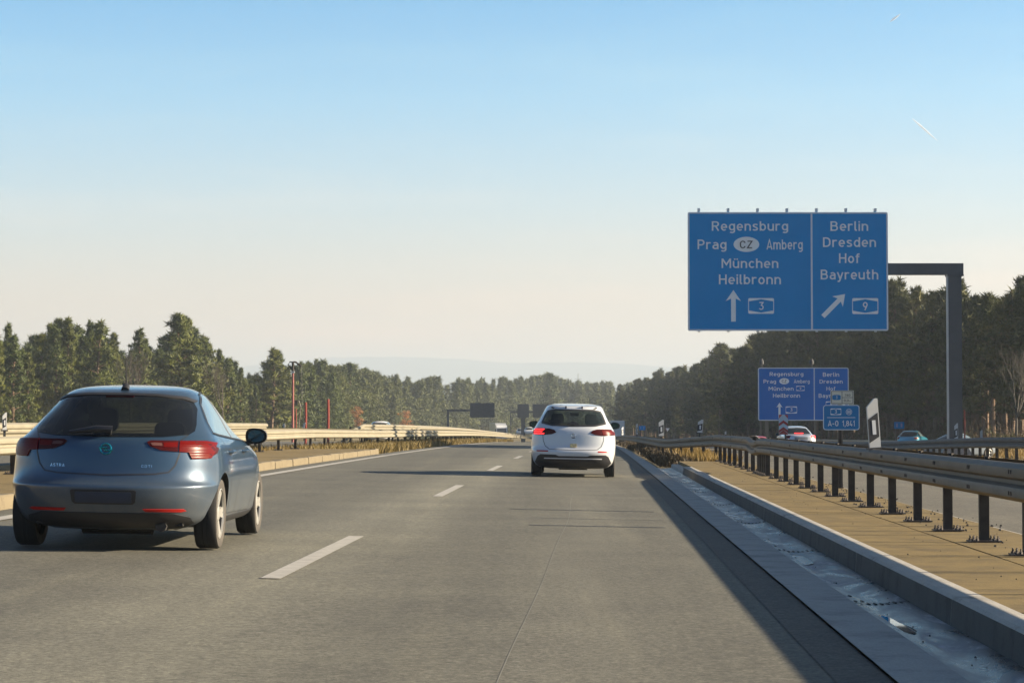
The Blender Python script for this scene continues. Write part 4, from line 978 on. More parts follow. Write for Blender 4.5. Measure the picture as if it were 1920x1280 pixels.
# haze
HB = MB(); HB.box((-14000, -90, -9.5), (14000, 11200, 260)); hz = HB.build('haze', None); hz['kind'] = 'stuff'; hz['label'] = 'thin pale morning haze over the whole scene'; hz['category'] = 'haze'
hm = bpy.data.materials.new('haze_air'); hm.use_nodes = True; nt = hm.node_tree; nt.nodes.clear(); hz.data.materials.append(hm)
pv = nt.nodes.new('ShaderNodeVolumePrincipled'); pv.inputs['Density'].default_value = .00027; pv.inputs['Color'].default_value = (.56, .64, .73, 1); pv.inputs['Anisotropy'].default_value = .2
no = nt.nodes.new('ShaderNodeOutputMaterial'); nt.links.new(pv.outputs[0], no.inputs['Volume'])

# ------------------------------------------------------------------ vehicles
def paint(name, col, metal=.0, rough=.35, dirt=.25, dcol=(.3, .26, .2)):
    m, nt, b = new_mat(name); tc = nt.nodes.new('ShaderNodeTexCoord'); sep = nt.nodes.new('ShaderNodeSeparateXYZ'); nt.links.new(tc.outputs['Object'], sep.inputs[0])
    n = noise(nt, 5, 6, .7, tc.outputs['Object']); mr = nt.nodes.new('ShaderNodeMapRange'); mr.inputs[1].default_value = .75; mr.inputs[2].default_value = .15; mr.inputs[3].default_value = 0; mr.inputs[4].default_value = 1
    nt.links.new(sep.outputs[2], mr.inputs[0]); mu = nt.nodes.new('ShaderNodeMath'); mu.operation = 'MULTIPLY'; nt.links.new(mr.outputs[0], mu.inputs[0]); nt.links.new(n.outputs[0], mu.inputs[1])
    m2 = nt.nodes.new('ShaderNodeMath'); m2.operation = 'MULTIPLY_ADD'; nt.links.new(mu.outputs[0], m2.inputs[0]); m2.inputs[1].default_value = 1.5 * dirt / .25 * .5; m2.inputs[2].default_value = dirt * .25; m2.use_clamp = True
    nt.links.new(mixc(nt, col, dcol, m2.outputs[0]), b.inputs['Base Color']); b.inputs['Metallic'].default_value = metal; b.inputs['Roughness'].default_value = rough
    b.inputs['Coat Weight'].default_value = .8; b.inputs['Coat Roughness'].default_value = .05
    return m
def glass(name, tint, alpha):
    """tinted car glass: part see-through, part mirror"""
    m, nt, b = new_mat(name); b.inputs['Base Color'].default_value = (*tint, 1); b.inputs['Roughness'].default_value = .04; b.inputs['Specular IOR Level'].default_value = .6
    tr = nt.nodes.new('ShaderNodeBsdfTransparent'); tr.inputs[0].default_value = (.8, .86, .82, 1); mx = nt.nodes.new('ShaderNodeMixShader'); mx.inputs[0].default_value = alpha
    nt.links.new(tr.outputs[0], mx.inputs[1]); nt.links.new(b.outputs[0], mx.inputs[2]); nt.links.new(mx.outputs[0], nt.nodes['Material Output'].inputs[0]); return m
def lampmat(name, col, em=0, rough=.3):
    m, nt, b = new_mat(name); b.inputs['Base Color'].default_value = (*col, 1); b.inputs['Roughness'].default_value = rough; b.inputs['Coat Weight'].default_value = .0; b.inputs['Specular IOR Level'].default_value = .12
    tc = nt.nodes.new('ShaderNodeTexCoord'); w = nt.nodes.new('ShaderNodeTexWave'); w.inputs['Scale'].default_value = 14; w.bands_direction = 'Z'; nt.links.new(tc.outputs['Object'], w.inputs[0])
    bump(nt, w.outputs[0], .1, .01, b)
    if em: b.inputs['Emission Color'].default_value = (*col, 1); b.inputs['Emission Strength'].default_value = em
    return m
M_TRIM = simple('black_trim', (.018, .018, .02), .5, var=.2)
M_INT = simple('dark_interior', (.02, .019, .018), .85)
M_SEAT = simple('grey_brown_seat', (.07, .06, .05), .8)
M_TYRE = simple('dusty_tyre', (.055, .048, .04), .9, var=.3, scale=6)
M_TREAD = simple('tyre_tread', (.012, .012, .012), .85)
M_RIM = simple('silver_rim', (.36, .35, .32), .35, .4, var=.15)
M_CHROME = simple('chrome', (.7, .72, .74), .12, 1)
M_GLASS_D = glass('privacy_glass', (.006, .007, .008), .84)
M_GLASS = glass('clear_glass', (.03, .04, .045), .42)
M_GLASS_S = glass('side_glass', (.30, .38, .40), .96); M_GLASS_S.node_tree.nodes['Principled BSDF'].inputs['Metallic'].default_value = .7
M_LRED = lampmat('tail_lamp_red', (.10, .004, .003)); M_LREDD = lampmat('tail_lamp_dark_red', (.045, .005, .005)); M_LLIT = lampmat('lit_lamp', (1., .03, .03), .9); M_LCLR = lampmat('lamp_clear', (.11, .05, .045)); M_LORG = lampmat('lamp_orange_red', (.11, .012, .006))
M_REFR = lampmat('bumper_reflector', (.35, .02, .015))
M_MGL = simple('mirror_glass', (.05, .075, .085), .06, 1, var=.02)
M_PIL = simple('glossy_pillar', (.20, .17, .15), .2, .4)
M_TEAL = simple('teal_chrome_badge', (.02, .28, .34), .15, .8)
def shell_fn(sp):
    W_, YR, YF = sp['w'], sp['yr'], sp['yf']; CL, CN = sp.get('corner', [(0, .8)]), sp.get('n', 2.6)
    zs = sp['zs']
    def ring(z, N=28):
        w = sinterp(W_, z); a = sinterp(YR, z); b = sinterp(YF, z); L = b - a
        lr = min(interp(CL, z), L * .5); lf = min(interp(sp.get('cornerf', [(0, 1.0)]), z), L * .5); pts = []
        for k in range(N + 1):    # rear right quarter: from rear centre to the side
            t = k / N * math.pi / 2; x = w * abs(math.sin(t)) ** (2 / CN); y = a + lr * (1 - abs(math.cos(t)) ** (2 / CN)); pts.append((x, y))
        m = 10
        for k in range(1, m): pts.append((w, a + lr + (L - lr - lf) * k / m))
        for k in range(N + 1):
            t = (1 - k / N) * math.pi / 2; x = w * abs(math.sin(t)) ** (2 / CN); y = b - lf * (1 - abs(math.cos(t)) ** (2 / CN)); pts.append((x, y))
        full = pts + [(-x, y) for x, y in reversed(pts[1:-1])]
        return full
    return ring
def bulge(sp, x, y, z): return x
def shell_mesh(sp, inset=0, zmin=None, zmax=None):
    ring = shell_fn(sp); zs = sp['zs']; vs = []; fs = []; n = None
    for z in zs:
        r = ring(z); n = len(r)
        for x, y in r:
            # the car narrows in plan towards nose and tail, and the roof is crowned
            tp = sp.get('taper'); f = interp(tp, y) if tp else 1
            vs.append((x * f, y, z))
    m = len(zs)
    for j in range(m - 1):
        for i in range(n): fs.append((j*n+i, j*n+(i+1) % n, (j+1)*n+(i+1) % n, (j+1)*n+i))
    fs.append(tuple(range(n))[::-1]); fs.append(tuple((m-1)*n+i for i in range(n)))
    return vs, fs
def tmp_obj(vs, fs, mats, mi=0):
    me = bpy.data.meshes.new('tmp'); me.from_pydata([tuple(v) for v in vs], [], fs)
    for m in mats: me.materials.append(m)
    bm = bmesh.new(); bm.from_mesh(me); bmesh.ops.recalc_face_normals(bm, faces=bm.faces)
    for f in bm.faces: f.material_index = mi
    bm.to_mesh(me); bm.free(); o = bpy.data.objects.new('tmp', me); COL.objects.link(o); return o
def boolean(o, cutters):
    for c in cutters:
        md = o.modifiers.new('b', 'BOOLEAN'); md.operation = 'DIFFERENCE'; md.object = c; md.solver = 'EXACT'; md.use_self = False
        try: md.material_mode = 'INDEX'
        except Exception: pass
    dg = bpy.context.evaluated_depsgraph_get(); dg.update(); me = bpy.data.meshes.new_from_object(o.evaluated_get(dg))
    o.modifiers.clear(); o.data = me
    for c in cutters: bpy.data.objects.remove(c)
    return o
class Car:
    def __init__(s, sp, loc, rz, label, name='hatchback_car', cat='car'):
        s.sp = sp; s.root = empty(name, loc, rz, label, cat); vs, fs = shell_mesh(sp)
        s.vs, s.fs = vs, fs; s.bvh = BVHTree.FromPolygons([Vector(v) for v in vs], fs)
    def ray(s, p, axis):
        """project (a,b) onto the shell: axis 'r' rear, 'f' front, +1/-1 sides"""
        if axis == 'r': o, d = Vector((p[0], -3, p[1])), Vector((0, 1, 0))
        elif axis == 'f': o, d = Vector((p[0], 8, p[1])), Vector((0, -1, 0))
        else: o, d = Vector((3 * axis, p[0], p[1])), Vector((-axis, 0, 0))
        h = s.bvh.ray_cast(o, d)
        if h[0] is None:
            q = o + d * (2.5 if axis not in ('r',) else 2.6); h = s.bvh.find_nearest(q)
        n = h[1]; 
        if n.dot(d) > 0: n = -n
        return h[0], n
    def patch(s, poly, axis, name, mat, off=.004, thick=.012, res=.045, parent=None, smooth=True):
        bm = bmesh.new(); vv = [bm.verts.new((a, b, 0)) for a, b in poly]; f = bm.faces.new(vv)
        bmesh.ops.triangulate(bm, faces=bm.faces[:])
        for _ in range(6):
            es = [e for e in bm.edges if e.calc_length() > res]
            if not es: break
            bmesh.ops.subdivide_edges(bm, edges=es, cuts=1); bmesh.ops.triangulate(bm, faces=[f for f in bm.faces if len(f.verts) > 3])
        for _ in range(3): bmesh.ops.smooth_vert(bm, verts=[v for v in bm.verts if not v.is_boundary], factor=.5, use_axis_x=True, use_axis_y=True)
        N = []
        for v in bm.verts:
            h, n = s.ray((v.co.x, v.co.y), axis); v.co = h + n * off; N.append(n)
        bm.verts.index_update(); bm.normal_update()
        d = {'r': Vector((0, -1, 0)), 'f': Vector((0, 1, 0))}.get(axis) or Vector((axis, 0, 0))
        if sum((f.normal * f.calc_area() for f in bm.faces), Vector()).dot(d) < 0: bmesh.ops.reverse_faces(bm, faces=bm.faces[:])
        if thick:
            be = [e for e in bm.edges if e.is_boundary]; vm = {}
            for e in be:
                for v in e.verts:
                    if v not in vm: vm[v] = bm.verts.new(v.co - N[v.index] * thick)
            for e in be:
                l = e.link_loops[0]; a, b = l.vert, l.link_loop_next.vert
                bm.faces.new((b, a, vm[a], vm[b]))
        me = bpy.data.meshes.new(name); bm.to_mesh(me); bm.free(); o = link(name, me, mat, parent or s.root)
        me.polygons.foreach_set('use_smooth', [True] * len(me.polygons)); me.set_sharp_from_angle(angle=R(45)); return o
    def line(s, pts, axis, w, name, mat, off=.0022, parent=None):
        """thin ribbon lying on the shell along a polyline (shut lines, seams)"""
        q = []
        for a, b in zip(pts, pts[1:]):
            n = max(1, int((Vector(b) - Vector(a)).length / .03)); q += [Vector(a).lerp(Vector(b), k / n) for k in range(n)]
        q.append(Vector(pts[-1])); P = []; Nn = []
        for p in q: h, n = s.ray(p, axis); P.append(h); Nn.append(n)
        vs = []
        for i, p in enumerate(P):
            t = (P[min(i+1, len(P)-1)] - P[max(i-1, 0)]); t = t.normalized() if t.length > 1e-6 else Vector((0, 0, 1)); b = t.cross(Nn[i]).normalized() * w / 2
            vs += [p + Nn[i] * off - b, p + Nn[i] * off + b]
        return mesh(name, vs, [(2*i, 2*i+1, 2*i+3, 2*i+2) for i in range(len(P)-1)], mat, parent or s.root)
    def body(s, mat, arches=(), windows=(), cavity=None, zfloor=.2):
        o = tmp_obj(s.vs, s.fs, [mat, M_INT]); cut = []
        for (y, z, r) in arches:
            for sd in (1, -1):
                mb = MB(); n = 40; x0, x1 = (.52, 1.3) if sd > 0 else (-1.3, -.52)
                mb.prism([(y + r * math.cos(2*math.pi*k/n), z + r * math.sin(2*math.pi*k/n)) for k in range(n)], x0, x1, 'x'); cut.append(tmp_obj(mb.v, mb.f, [mat, M_INT], 1))
        if cavity:
            z0, z1, y0, y1, ins = cavity; sp = s.sp; ring = shell_fn(sp); vs = []; fs = []; zz = np.linspace(z0, z1, 9)
            for z in zz:
                r = ring(z)
                for x, y in r:
                    f = interp(sp['taper'], y) if sp.get('taper') else 1; x *= f
                    yr_, yf_ = sinterp(sp['yr'], z), sinterp(sp['yf'], z); c = (yr_ + yf_) / 2; L = (yf_ - yr_) / 2
                    wz = sinterp(sp['w'], z); yy = c + (y - c) * (L - ins) / L; xx = x * (wz - ins) / wz
                    vs.append((xx, max(y0, min(y1, yy)) + 1e-4 * math.sin(x * 9), z))
            n = len(r)
            for j in range(len(zz)-1):
                for i in range(n): fs.append((j*n+i, j*n+(i+1) % n, (j+1)*n+(i+1) % n, (j+1)*n+i))
            fs.append(tuple(range(n))[::-1]); fs.append(tuple((len(zz)-1)*n+i for i in range(n))); cut.append(tmp_obj(vs, fs, [mat, M_INT], 1))
        for axis, poly in windows:
            mb = MB()
            if axis == 'r': mb.prism(poly, -2, .9, 'y')
            elif axis == 'f': mb.prism(poly, 1.0, 6, 'y')
            elif axis > 0: mb.prism(poly, .3, 2, 'x')
            else: mb.prism(poly, -2, -.3, 'x')
            cut.append(tmp_obj(mb.v, mb.f, [mat, M_INT], 1))
        boolean(o, cut); me = o.data
        me.polygons.foreach_set('use_smooth', [True] * len(me.polygons)); me.set_sharp_from_angle(angle=R(35)); o.name = 'body'; me.name = 'body'; o.parent = s.root; return o
def mirror_pts(half):
    """half outline with x >= 0, from top centre to bottom centre"""
    return half + [(-x, z) for x, z in reversed(half) if x > 1e-6]
_wheel_cache = {}
def wheel(car, y, side, r=.315, wd=.205, track=.775, spokes=5, key='a', rimmat=None):
    k = (r, wd, spokes, key)
    if k not in _wheel_cache:
        h = wd / 2
        t = MB(); t.lathe([(r*.70, -h*.9), (r*.86, -h), (r*.955, -h*.93), (r*.955, -h*.93)], 44); t.lathe([(r*.955, h*.93), (r*.86, h), (r*.70, h*.9)], 44)
        n0 = len(t.v); t.lathe([(r*.955, -h*.93), (r, -h*.72), (r, -h*.22), (r*.985, -h*.2), (r*.985, -h*.16), (r, -h*.14), (r, h*.14), (r*.985, h*.16), (r*.985, h*.2), (r, h*.22), (r, h*.72), (r*.955, h*.93)], 44, m=1)
        to = t.build('tyre', [M_TYRE, M_TREAD], smooth=True)
        q = MB(); R0 = r * .71
        q.lathe([(R0, h*.9), (R0*.955, h*.93), (R0*.93, h*.75)], 40); q.lathe([(R0*.93, h*.75), (R0*.9, h*.2)], 40, m=1); q.lathe([(.055, h*.52), (.07, h*.72), (.05, h*.8), (.0, h*.8)], 20)
        for i in range(spokes):
            a = 2*math.pi*i/spokes
            for da in (-.13, .13):
                c0 = Vector((h*.68, .05*math.cos(a), .05*math.sin(a))); c1 = Vector((h*.82, R0*.95*math.cos(a+da), R0*.95*math.sin(a+da)))
                tn = Vector((0, -math.sin(a+da), math.cos(a+da))); w0, w1 = .026, .021; dd = Vector((.03, 0, 0))
                q.add([c0 - tn*w0, c0 + tn*w0, c1 + tn*w1, c1 - tn*w1, c0 - tn*w0*1.5 - dd, c0 + tn*w0*1.5 - dd, c1 + tn*w1*1.4 - dd, c1 - tn*w1*1.4 - dd],
                      [(0, 1, 2, 3), (0, 4, 5, 1), (1, 5, 6, 2), (2, 6, 7, 3), (3, 7, 4, 0)])
        ro = q.build('rim', [rimmat or M_RIM, M_TRIM], smooth=True)
        b = MB(); b.lathe([(0, h*.35), (R0*.93, h*.35), (R0*.93, -h*.2)], 28); b.lathe([(0, -h*.3), (r*.9, -h*.3)], 30); bo = b.build('brake_disc', M_TRIM, smooth=True)
        _wheel_cache[k] = (to.data, ro.data, bo.data)
        for o in (to, ro, bo): bpy.data.objects.remove(o)
    w = empty('wheel', (side * track, y, r)); w.parent = car.root
    if side < 0: w.rotation_euler = (0, 0, math.pi)
    for nm, me in zip(('tyre', 'rim', 'brake_disc'), _wheel_cache[k]):
        o = bpy.data.objects.new(nm, me); COL.objects.link(o); o.parent = w
    return w
def mirror(car, side, p, sx=.12, sz=.075, mat=None, glasscol=None):
    """door mirror: rounded housing with its glass facing back"""
    x, y, z = p; vs = []; fs = []; n = 20; prof = [(.02, .86), (0, 1), (.05, 1.02), (.09, .86), (.12, .5), (.13, 0.02)]
    for d, s_ in prof:
        for k in range(n):
            a = 2*math.pi*k/n; ca, sa = math.cos(a), math.sin(a); rx = sx * abs(ca)**.75 * (1 if ca > 0 else -1); rz = sz * abs(sa)**.75 * (1 if sa > 0 else -1)
            rz *= 1 - .15 * ca * side
            vs.append((x + side * sx + rx * s_, y + d, z + rz * s_))
    for j in range(len(prof)-1):
        for i in range(n): fs.append((j*n+i, j*n+(i+1) % n, (j+1)*n+(i+1) % n, (j+1)*n+i))
    mb = MB(); mb.add(vs, fs); mb.add([vs[i] for i in range(n)], [tuple(range(n))])
    mb.tube([(x - side*.06, y + .06, z - .12), (x + side*.02, y + .05, z - .07), (x + side*.06, y + .05, z - .04)], [.03, .025, .03], 8)
    o = mb.build('door_mirror', mat or M_TRIM, car.root, smooth=True)
    g = [(x + side*sx + math.cos(2*math.pi*k/n)*sx*.78, y - .004 + .02, z + math.sin(2*math.pi*k/n)*sz*.78) for k in range(n)]
    g = [(a, y - .003, c) for a, b, c in g]
    mesh('mirror_glass', g, [tuple(range(n))], glasscol or M_MGL, o); return o
def seats(car, xs, y, z0=.5, z1=1.18, mat=None, hr=.1):
    for x in xs:
        mb = MB(); mb.box((x - .23, y, z0 - .1), (x + .23, y + .14, z1 - .16)); mb.box((x - .02, y + .05, z1 - .2), (x + .02, y + .08, z1 - .05))
        mb.prism(rrect(x - .13, z1 - .12, x + .13, z1 + hr, .06), y + .02, y + .11, 'y'); mb.build('seat', mat or M_SEAT, car.root)
def zlist(a, b, *fine):
    zs = set(np.round(np.arange(a, b, .03), 4)); zs |= set(fine); zs.add(b); return sorted(zs)

# --- blue hatchback, near left
BL = dict(
 w=[(.17, .70), (.2, .78), (.26, .845), (.35, .868), (.45, .885), (.58, .903), (.63, .905), (.75, .897), (.85, .885), (.93, .868), (.985, .825), (1.05, .782), (1.15, .728), (1.25, .668), (1.33, .612), (1.38, .565), (1.415, .50), (1.44, .41), (1.455, .29), (1.462, .13), (1.463, .03)],
 yr=[(.17, -.40), (.2, -.55), (.26, -.68), (.35, -.76), (.45, -.82), (.545, -.842), (.575, -.835), (.6, -.80), (.68, -.765), (.80, -.75), (.9, -.735), (.95, -.715), (1.0, -.655), (1.08, -.545), (1.18, -.40), (1.26, -.285), (1.32, -.20), (1.36, -.10), (1.40, .05), (1.43, .35), (1.45, .75), (1.462, 1.1), (1.463, 1.2)],
 yf=[(.17, 3.1), (.25, 3.35), (.4, 3.47), (.6, 3.5), (.72, 3.4), (.8, 3.15), (.87, 2.8), (.93, 2.45), (.98, 2.2), (1.1, 1.97), (1.2, 1.79), (1.3, 1.6), (1.38, 1.42), (1.43, 1.3), (1.455, 1.26), (1.463, 1.25)],
 corner=[(0, .85), (.6, .8), (.95, .72), (1.1, .85), (1.35, 1.0)], cornerf=[(0, 1.1)], n=2.7, taper=[(-.85, .985), (.5, 1.0), (2.3, 1.0), (3.5, .90)],
 zs=zlist(.17, 1.4, .19, .215, .55, .56, .57, .585, .965, .98) + [1.415, 1.428, 1.438, 1.446, 1.452, 1.457, 1.460, 1.462, 1.463])
M_BLUE = paint('steel_blue_paint', (.010, .041, .084), .3, .36, .24, (.24, .22, .18))
bx, by = -3.40, 19.85
bc = Car(BL, (bx, by, zr(bx, by) + .01), -.012, 'steel blue five door hatchback with dark rear window and aerial, nearest car on the left')
bc.root.rotation_euler[1] = .019; bc.root.scale[2] = .968
REARW = mirror_pts([(0, 1.345), (.30, 1.342), (.50, 1.325), (.585, 1.295), (.625, 1.24), (.668, 1.10), (.675, 1.045), (.64, 1.012), (.45, .992), (0, .985)])
def scaled(poly, f, cy): 
    cx = sum(p[0] for p in poly) / len(poly); return [(cx + (x - cx) * f, cy + (z - cy) * f) for x, z in poly]
SIDE1 = [(.02, 1.03), (.20, 1.02), (.86, .985), (.86, 1.375), (.60, 1.36), (.33, 1.28), (.10, 1.13)]
SIDE2 = [(.93, .982), (1.98, .935), (1.93, .99), (1.70, 1.16), (1.45, 1.30), (1.30, 1.355), (1.12, 1.385), (.93, 1.38)]
FRONTW = mirror_pts([(0, 1.36), (.45, 1.34), (.62, 1.05), (.62, 1.0), (0, 1.0)])
bc.body(M_BLUE, [(0, .325, .355), (2.662, .325, .355)], [('r', scaled(REARW, .96, 1.16)), ('f', FRONTW), (1, SIDE1), (-1, SIDE1), (1, SIDE2), (-1, SIDE2)], (.55, 1.385, -.40, 2.3, .07))
bc.patch(FRONTW, 'f', 'windscreen', M_GLASS, .004, .01)
seats(bc, (-.36, .36), .95, .6, 1.14); seats(bc, (-.4, .4), .02, .6, 1.02, M_INT)
gl = bc.patch(REARW, 'r', 'rear_window', M_GLASS_D, .004, .01)
bc.patch(mirror_pts([(0, 1.366), (.30, 1.363), (.52, 1.345), (.60, 1.312), (.586, 1.297), (.50, 1.327), (.30, 1.344), (0, 1.347)]), 'r', 'spoiler_edge', M_TRIM, .012, .02)
for sd in (1, -1):
    bc.patch(SIDE1, sd, 'side_window', M_GLASS_S, .004, .01); bc.patch(SIDE2, sd, 'side_window', M_GLASS_S, .004, .01)
    bc.patch([(.86, .985), (.93, .982), (.93, 1.38), (.86, 1.375)], sd, 'pillar_trim', M_PIL, .006, .008)
    bc.line([(2.0, .928), (.93, .975), (.2, 1.012), (-.02, 1.03), (.10, 1.15), (.34, 1.30), (.6, 1.378), (.9, 1.396), (1.12, 1.40), (1.33, 1.365), (1.7, 1.18), (2.0, .93)], sd, .018, 'window_trim', M_CHROME if False else M_TRIM, .007)
    bc.line([(.90, .97), (.905, .6), (.90, .30)], sd, .009, 'door_seam', M_TRIM)
    bc.line([(.16, 1.0), (.22, .85), (.36, .72), (.44, .5), (.45, .30), (1.95, .28), (2.02, .5), (2.05, .9)], sd, .009, 'door_seam', M_TRIM)
    for yy in (.42, 1.30):
        h, n = bc.ray((yy, .86), sd); mb = MB(); mb.tube([h + Vector((sd*-.01, -.10, 0)), h + Vector((sd*.03, -.08, 0)), h + Vector((sd*.035, .06, .004)), h + Vector((sd*-.01, .09, 0))], [.012, .016, .016, .012], 8); mb.build('door_handle', M_BLUE, bc.root, smooth=True)
        bc.patch([(yy - .09 + .09 * (1 + math.cos(a)) , .855 + .035 * math.sin(a)) for a in np.linspace(0, 6.283, 17)[:-1]], sd, 'handle_recess', M_TRIM, .001, 0)
    bc.patch([(.40, .20), (2.27, .20), (2.25, .27), (.42, .275)], sd, 'sill_trim', M_TRIM, .003, .006)
    # tail lamp: outer part on the body, inner part on the tailgate
    outer = [(.594, .957), (.80, .958), (.88, .945), (.895, .86), (.86, .812), (.70, .806), (.68, .862), (.594, .866)]
    # outer lamp wraps round the corner: drawn in the rear view inside the silhouette and in the side view past it
    P_ = lambda pts: [(x * sd, z) for x, z in (pts if sd > 0 else pts[::-1])]
    a = bc.patch(P_([(.592, .957), (.78, .957), (.845, .945), (.845, .86), (.825, .812), (.69, .806), (.665, .862), (.592, .868)]), 'r', 'tail_lamp', M_LRED, .010, .02)
    bc.patch([(-.50, .950), (-.30, .93), (-.20, .895), (-.26, .855), (-.42, .815), (-.55, .806)] if sd > 0 else [(-.50, .950), (-.30, .93), (-.20, .895), (-.26, .855), (-.42, .815), (-.55, .806)], sd, 'tail_lamp_wrap', M_LREDD, .009, .02, parent=a)
    bc.patch(P_([(.665, .862), (.69, .806), (.80, .808), (.815, .845), (.70, .85)]), 'r', 'indicator', M_LORG, .0125, .01, parent=a)
    b_ = bc.patch(P_([(.335, .945), (.36, .957), (.582, .957), (.582, .868), (.45, .878), (.36, .915)]), 'r', 'tailgate_lamp', M_LREDD, .010, .02)
    bc.patch(P_([(.365, .936), (.40, .942), (.455, .938), (.46, .915), (.38, .918)]), 'r', 'reversing_lamp', M_LCLR, .0125, .006, parent=b_)
    bc.patch(P_([(.465, .942), (.575, .945), (.575, .905), (.47, .905)]), 'r', 'brake_segment', M_LRED, .0125, .006, parent=b_)
    bc.patch(P_([(.32, .372), (.64, .372), (.66, .358), (.62, .348), (.34, .35)]), 'r', 'bumper_reflector', M_REFR, .006, .008)
    mirror(bc, sd, (sd * .84, 1.78, .995), .10, .075, glasscol=M_MGL); wheel(bc, 0, sd); wheel(bc, 2.662, sd)
bc.line([(-.592, .96), (-.60, .85), (-.57, .75), (-.52, .69), (-.40, .672), (0, .66), (.40, .672), (.52, .69), (.57, .75), (.60, .85), (.592, .96)], 'r', .012, 'tailgate_seam', M_TRIM)
bc.line([(-.592, .96), (-.63, 1.0), (-.66, 1.05)], 'r', .01, 'tailgate_seam', M_TRIM); bc.line([(.592, .96), (.63, 1.0), (.66, 1.05)], 'r', .01, 'tailgate_seam', M_TRIM)
bc.patch([(-.26, .535), (.26, .535), (.275, .525), (.265, .43), (.24, .41), (-.24, .41), (-.265, .43), (-.275, .525)][::-1], 'r', 'plate_recess', M_TRIM, .003, .01)
bc.patch(rrect(-.235, .425, .235, .515, .01)[::1], 'r', 'number_plate', simple('blank_dark_plate', (.02, .028, .05), .5), .008, .006)
bc.patch(mirror_pts([(0, .335), (.55, .335), (.68, .30), (.70, .25), (.62, .21), (0, .20)]), 'r', 'diffuser', M_TRIM, .006, .01)
# badge, lettering, wiper, aerial, high brake lamp
h, n = bc.ray((0, .885), 'r'); mb = MB(); mb.tube([h + Vector((.045*math.cos(a), -.012, .045*math.sin(a))) for a in np.linspace(0, 6.284, 25)], .008, 6, cap=False); mb.tube([h + Vector(p) for p in ((-.055, -.014, .012), (.012, -.016, .012), (-.012, -.016, -.012), (.055, -.014, -.012))], .008, 6); mb.build('badge', M_TEAL, bc.root, smooth=True)
def body_text(car, s, x0, x1, z, cap, mat=M_CHROME):
    h, n = car.ray(((x0 + x1) / 2, z), 'r'); w = word(car.root, s, x0, x1, z, cap, h.y - .008, mat, 'lettering', .10, .3)
    for v in w.data.vertices: q, n = car.ray((v.co.x, v.co.z), 'r'); v.co.y = q.y - .006
body_text(bc, 'ASTRA', -.47, -.345, .725, .026); body_text(bc, 'CDTI', .30, .385, .728, .024)
h, n = bc.ray((0, 1.02), 'r'); mb = MB(); mb.tube([h + Vector((.0, -.02, .0)), h + Vector((.03, -.05, .03)), h + Vector((-.1, -.05, .035)), h + Vector((-.33, -.02, .005))], [.03, .035, .03, .012], 8); mb.build('rear_wiper', M_TRIM, bc.root, smooth=True)
h = Vector((0, .12, 1.408)); mb = MB(); mb.tube([h + Vector((0, -.05, -.01)), h + Vector((0, 0, .03)), h + Vector((0, .02, .045))], [.038, .032, .015], 10); mb.tube([h + Vector((0, .01, .03)), h + Vector((0, -.06, .33))], [.006, .003], 5); mb.build('aerial', M_TRIM, bc.root, smooth=True)
mb = MB(); mb.tube([(-.3, -.1, .24), (.3, -.1, .24)], .12, 12); mb.tube([(.45, -.6, .22), (.42, .3, .2)], .05, 8); mb.tube([(-.7, 0, .31), (.7, 0, .31)], .05, 8); mb.tube([(-.7, 2.66, .31), (.7, 2.66, .31)], .05, 8); mb.box((-.62, -.5, .22), (.62, 3.1, .30)); mb.build('underbody', M_INT, bc.root)
h, n = bc.ray((0, 1.34), 'r'); MB().box((h.x - .12, h.y - .012, h.z - .01), (h.x + .12, h.y + .01, h.z + .01)).build('high_brake_lamp', M_LREDD, bc.root)

# --- white hatchback ahead
WH = dict(
 w=[(.17, .70), (.2, .80), (.28, .865), (.4, .885), (.55, .897), (.7, .898), (.85, .888), (.95, .868), (1.02, .83), (1.1, .785), (1.2, .735), (1.3, .685), (1.4, .635), (1.46, .595), (1.50, .55), (1.525, .46), (1.54, .33), (1.548, .15), (1.55, .03)],
 yr=[(.17, -.45), (.2, -.6), (.3, -.74), (.42, -.80), (.52, -.82), (.56, -.80), (.62, -.76), (.75, -.745), (.9, -.735), (1.0, -.71), (1.07, -.65), (1.2, -.52), (1.32, -.40), (1.4, -.33), (1.45, -.30), (1.49, -.15), (1.52, .2), (1.54, .7), (1.548, 1.1), (1.55, 1.2)],
 yf=[(.17, 3.1), (.25, 3.4), (.4, 3.55), (.6, 3.58), (.75, 3.45), (.85, 3.15), (.95, 2.75), (1.02, 2.4), (1.1, 2.2), (1.2, 2.0), (1.3, 1.8), (1.4, 1.6), (1.48, 1.45), (1.52, 1.35), (1.55, 1.25)],
 corner=[(0, .8), (.9, .65), (1.2, .75), (1.5, 1.0)], cornerf=[(0, 1.1)], n=2.9, taper=[(-.85, .985), (.5, 1.0), (2.3, 1.0), (3.5, .90)],
 zs=zlist(.17, 1.48, .19, .215, .53, .55, .57) + [1.49, 1.505, 1.517, 1.527, 1.535, 1.541, 1.545, 1.548, 1.55])
M_WPAINT = paint('pearl_white_paint', (.50, .52, .54), .0, .3, .15, (.42, .38, .30))
wx, wy = 1.29, 48.5
wc = Car(WH, (wx, wy, zr(wx, wy) + .01), -.034, 'pearl white hatchback straight ahead in the right lane, left brake lamp glowing')
wc.root.rotation_euler[1] = .02
REARW2 = mirror_pts([(0, 1.40), (.40, 1.395), (.56, 1.365), (.60, 1.29), (.655, 1.15), (.655, 1.12), (.45, 1.075), (0, 1.065)])
FW2 = mirror_pts([(0, 1.42), (.5, 1.40), (.66, 1.12), (.66, 1.06), (0, 1.06)])
SW1 = [(.0, 1.08), (.86, 1.05), (.86, 1.43), (.4, 1.42), (.1, 1.30), (-.1, 1.18)]; SW2 = [(.93, 1.05), (2.1, 1.02), (1.75, 1.30), (1.45, 1.42), (.93, 1.435)]
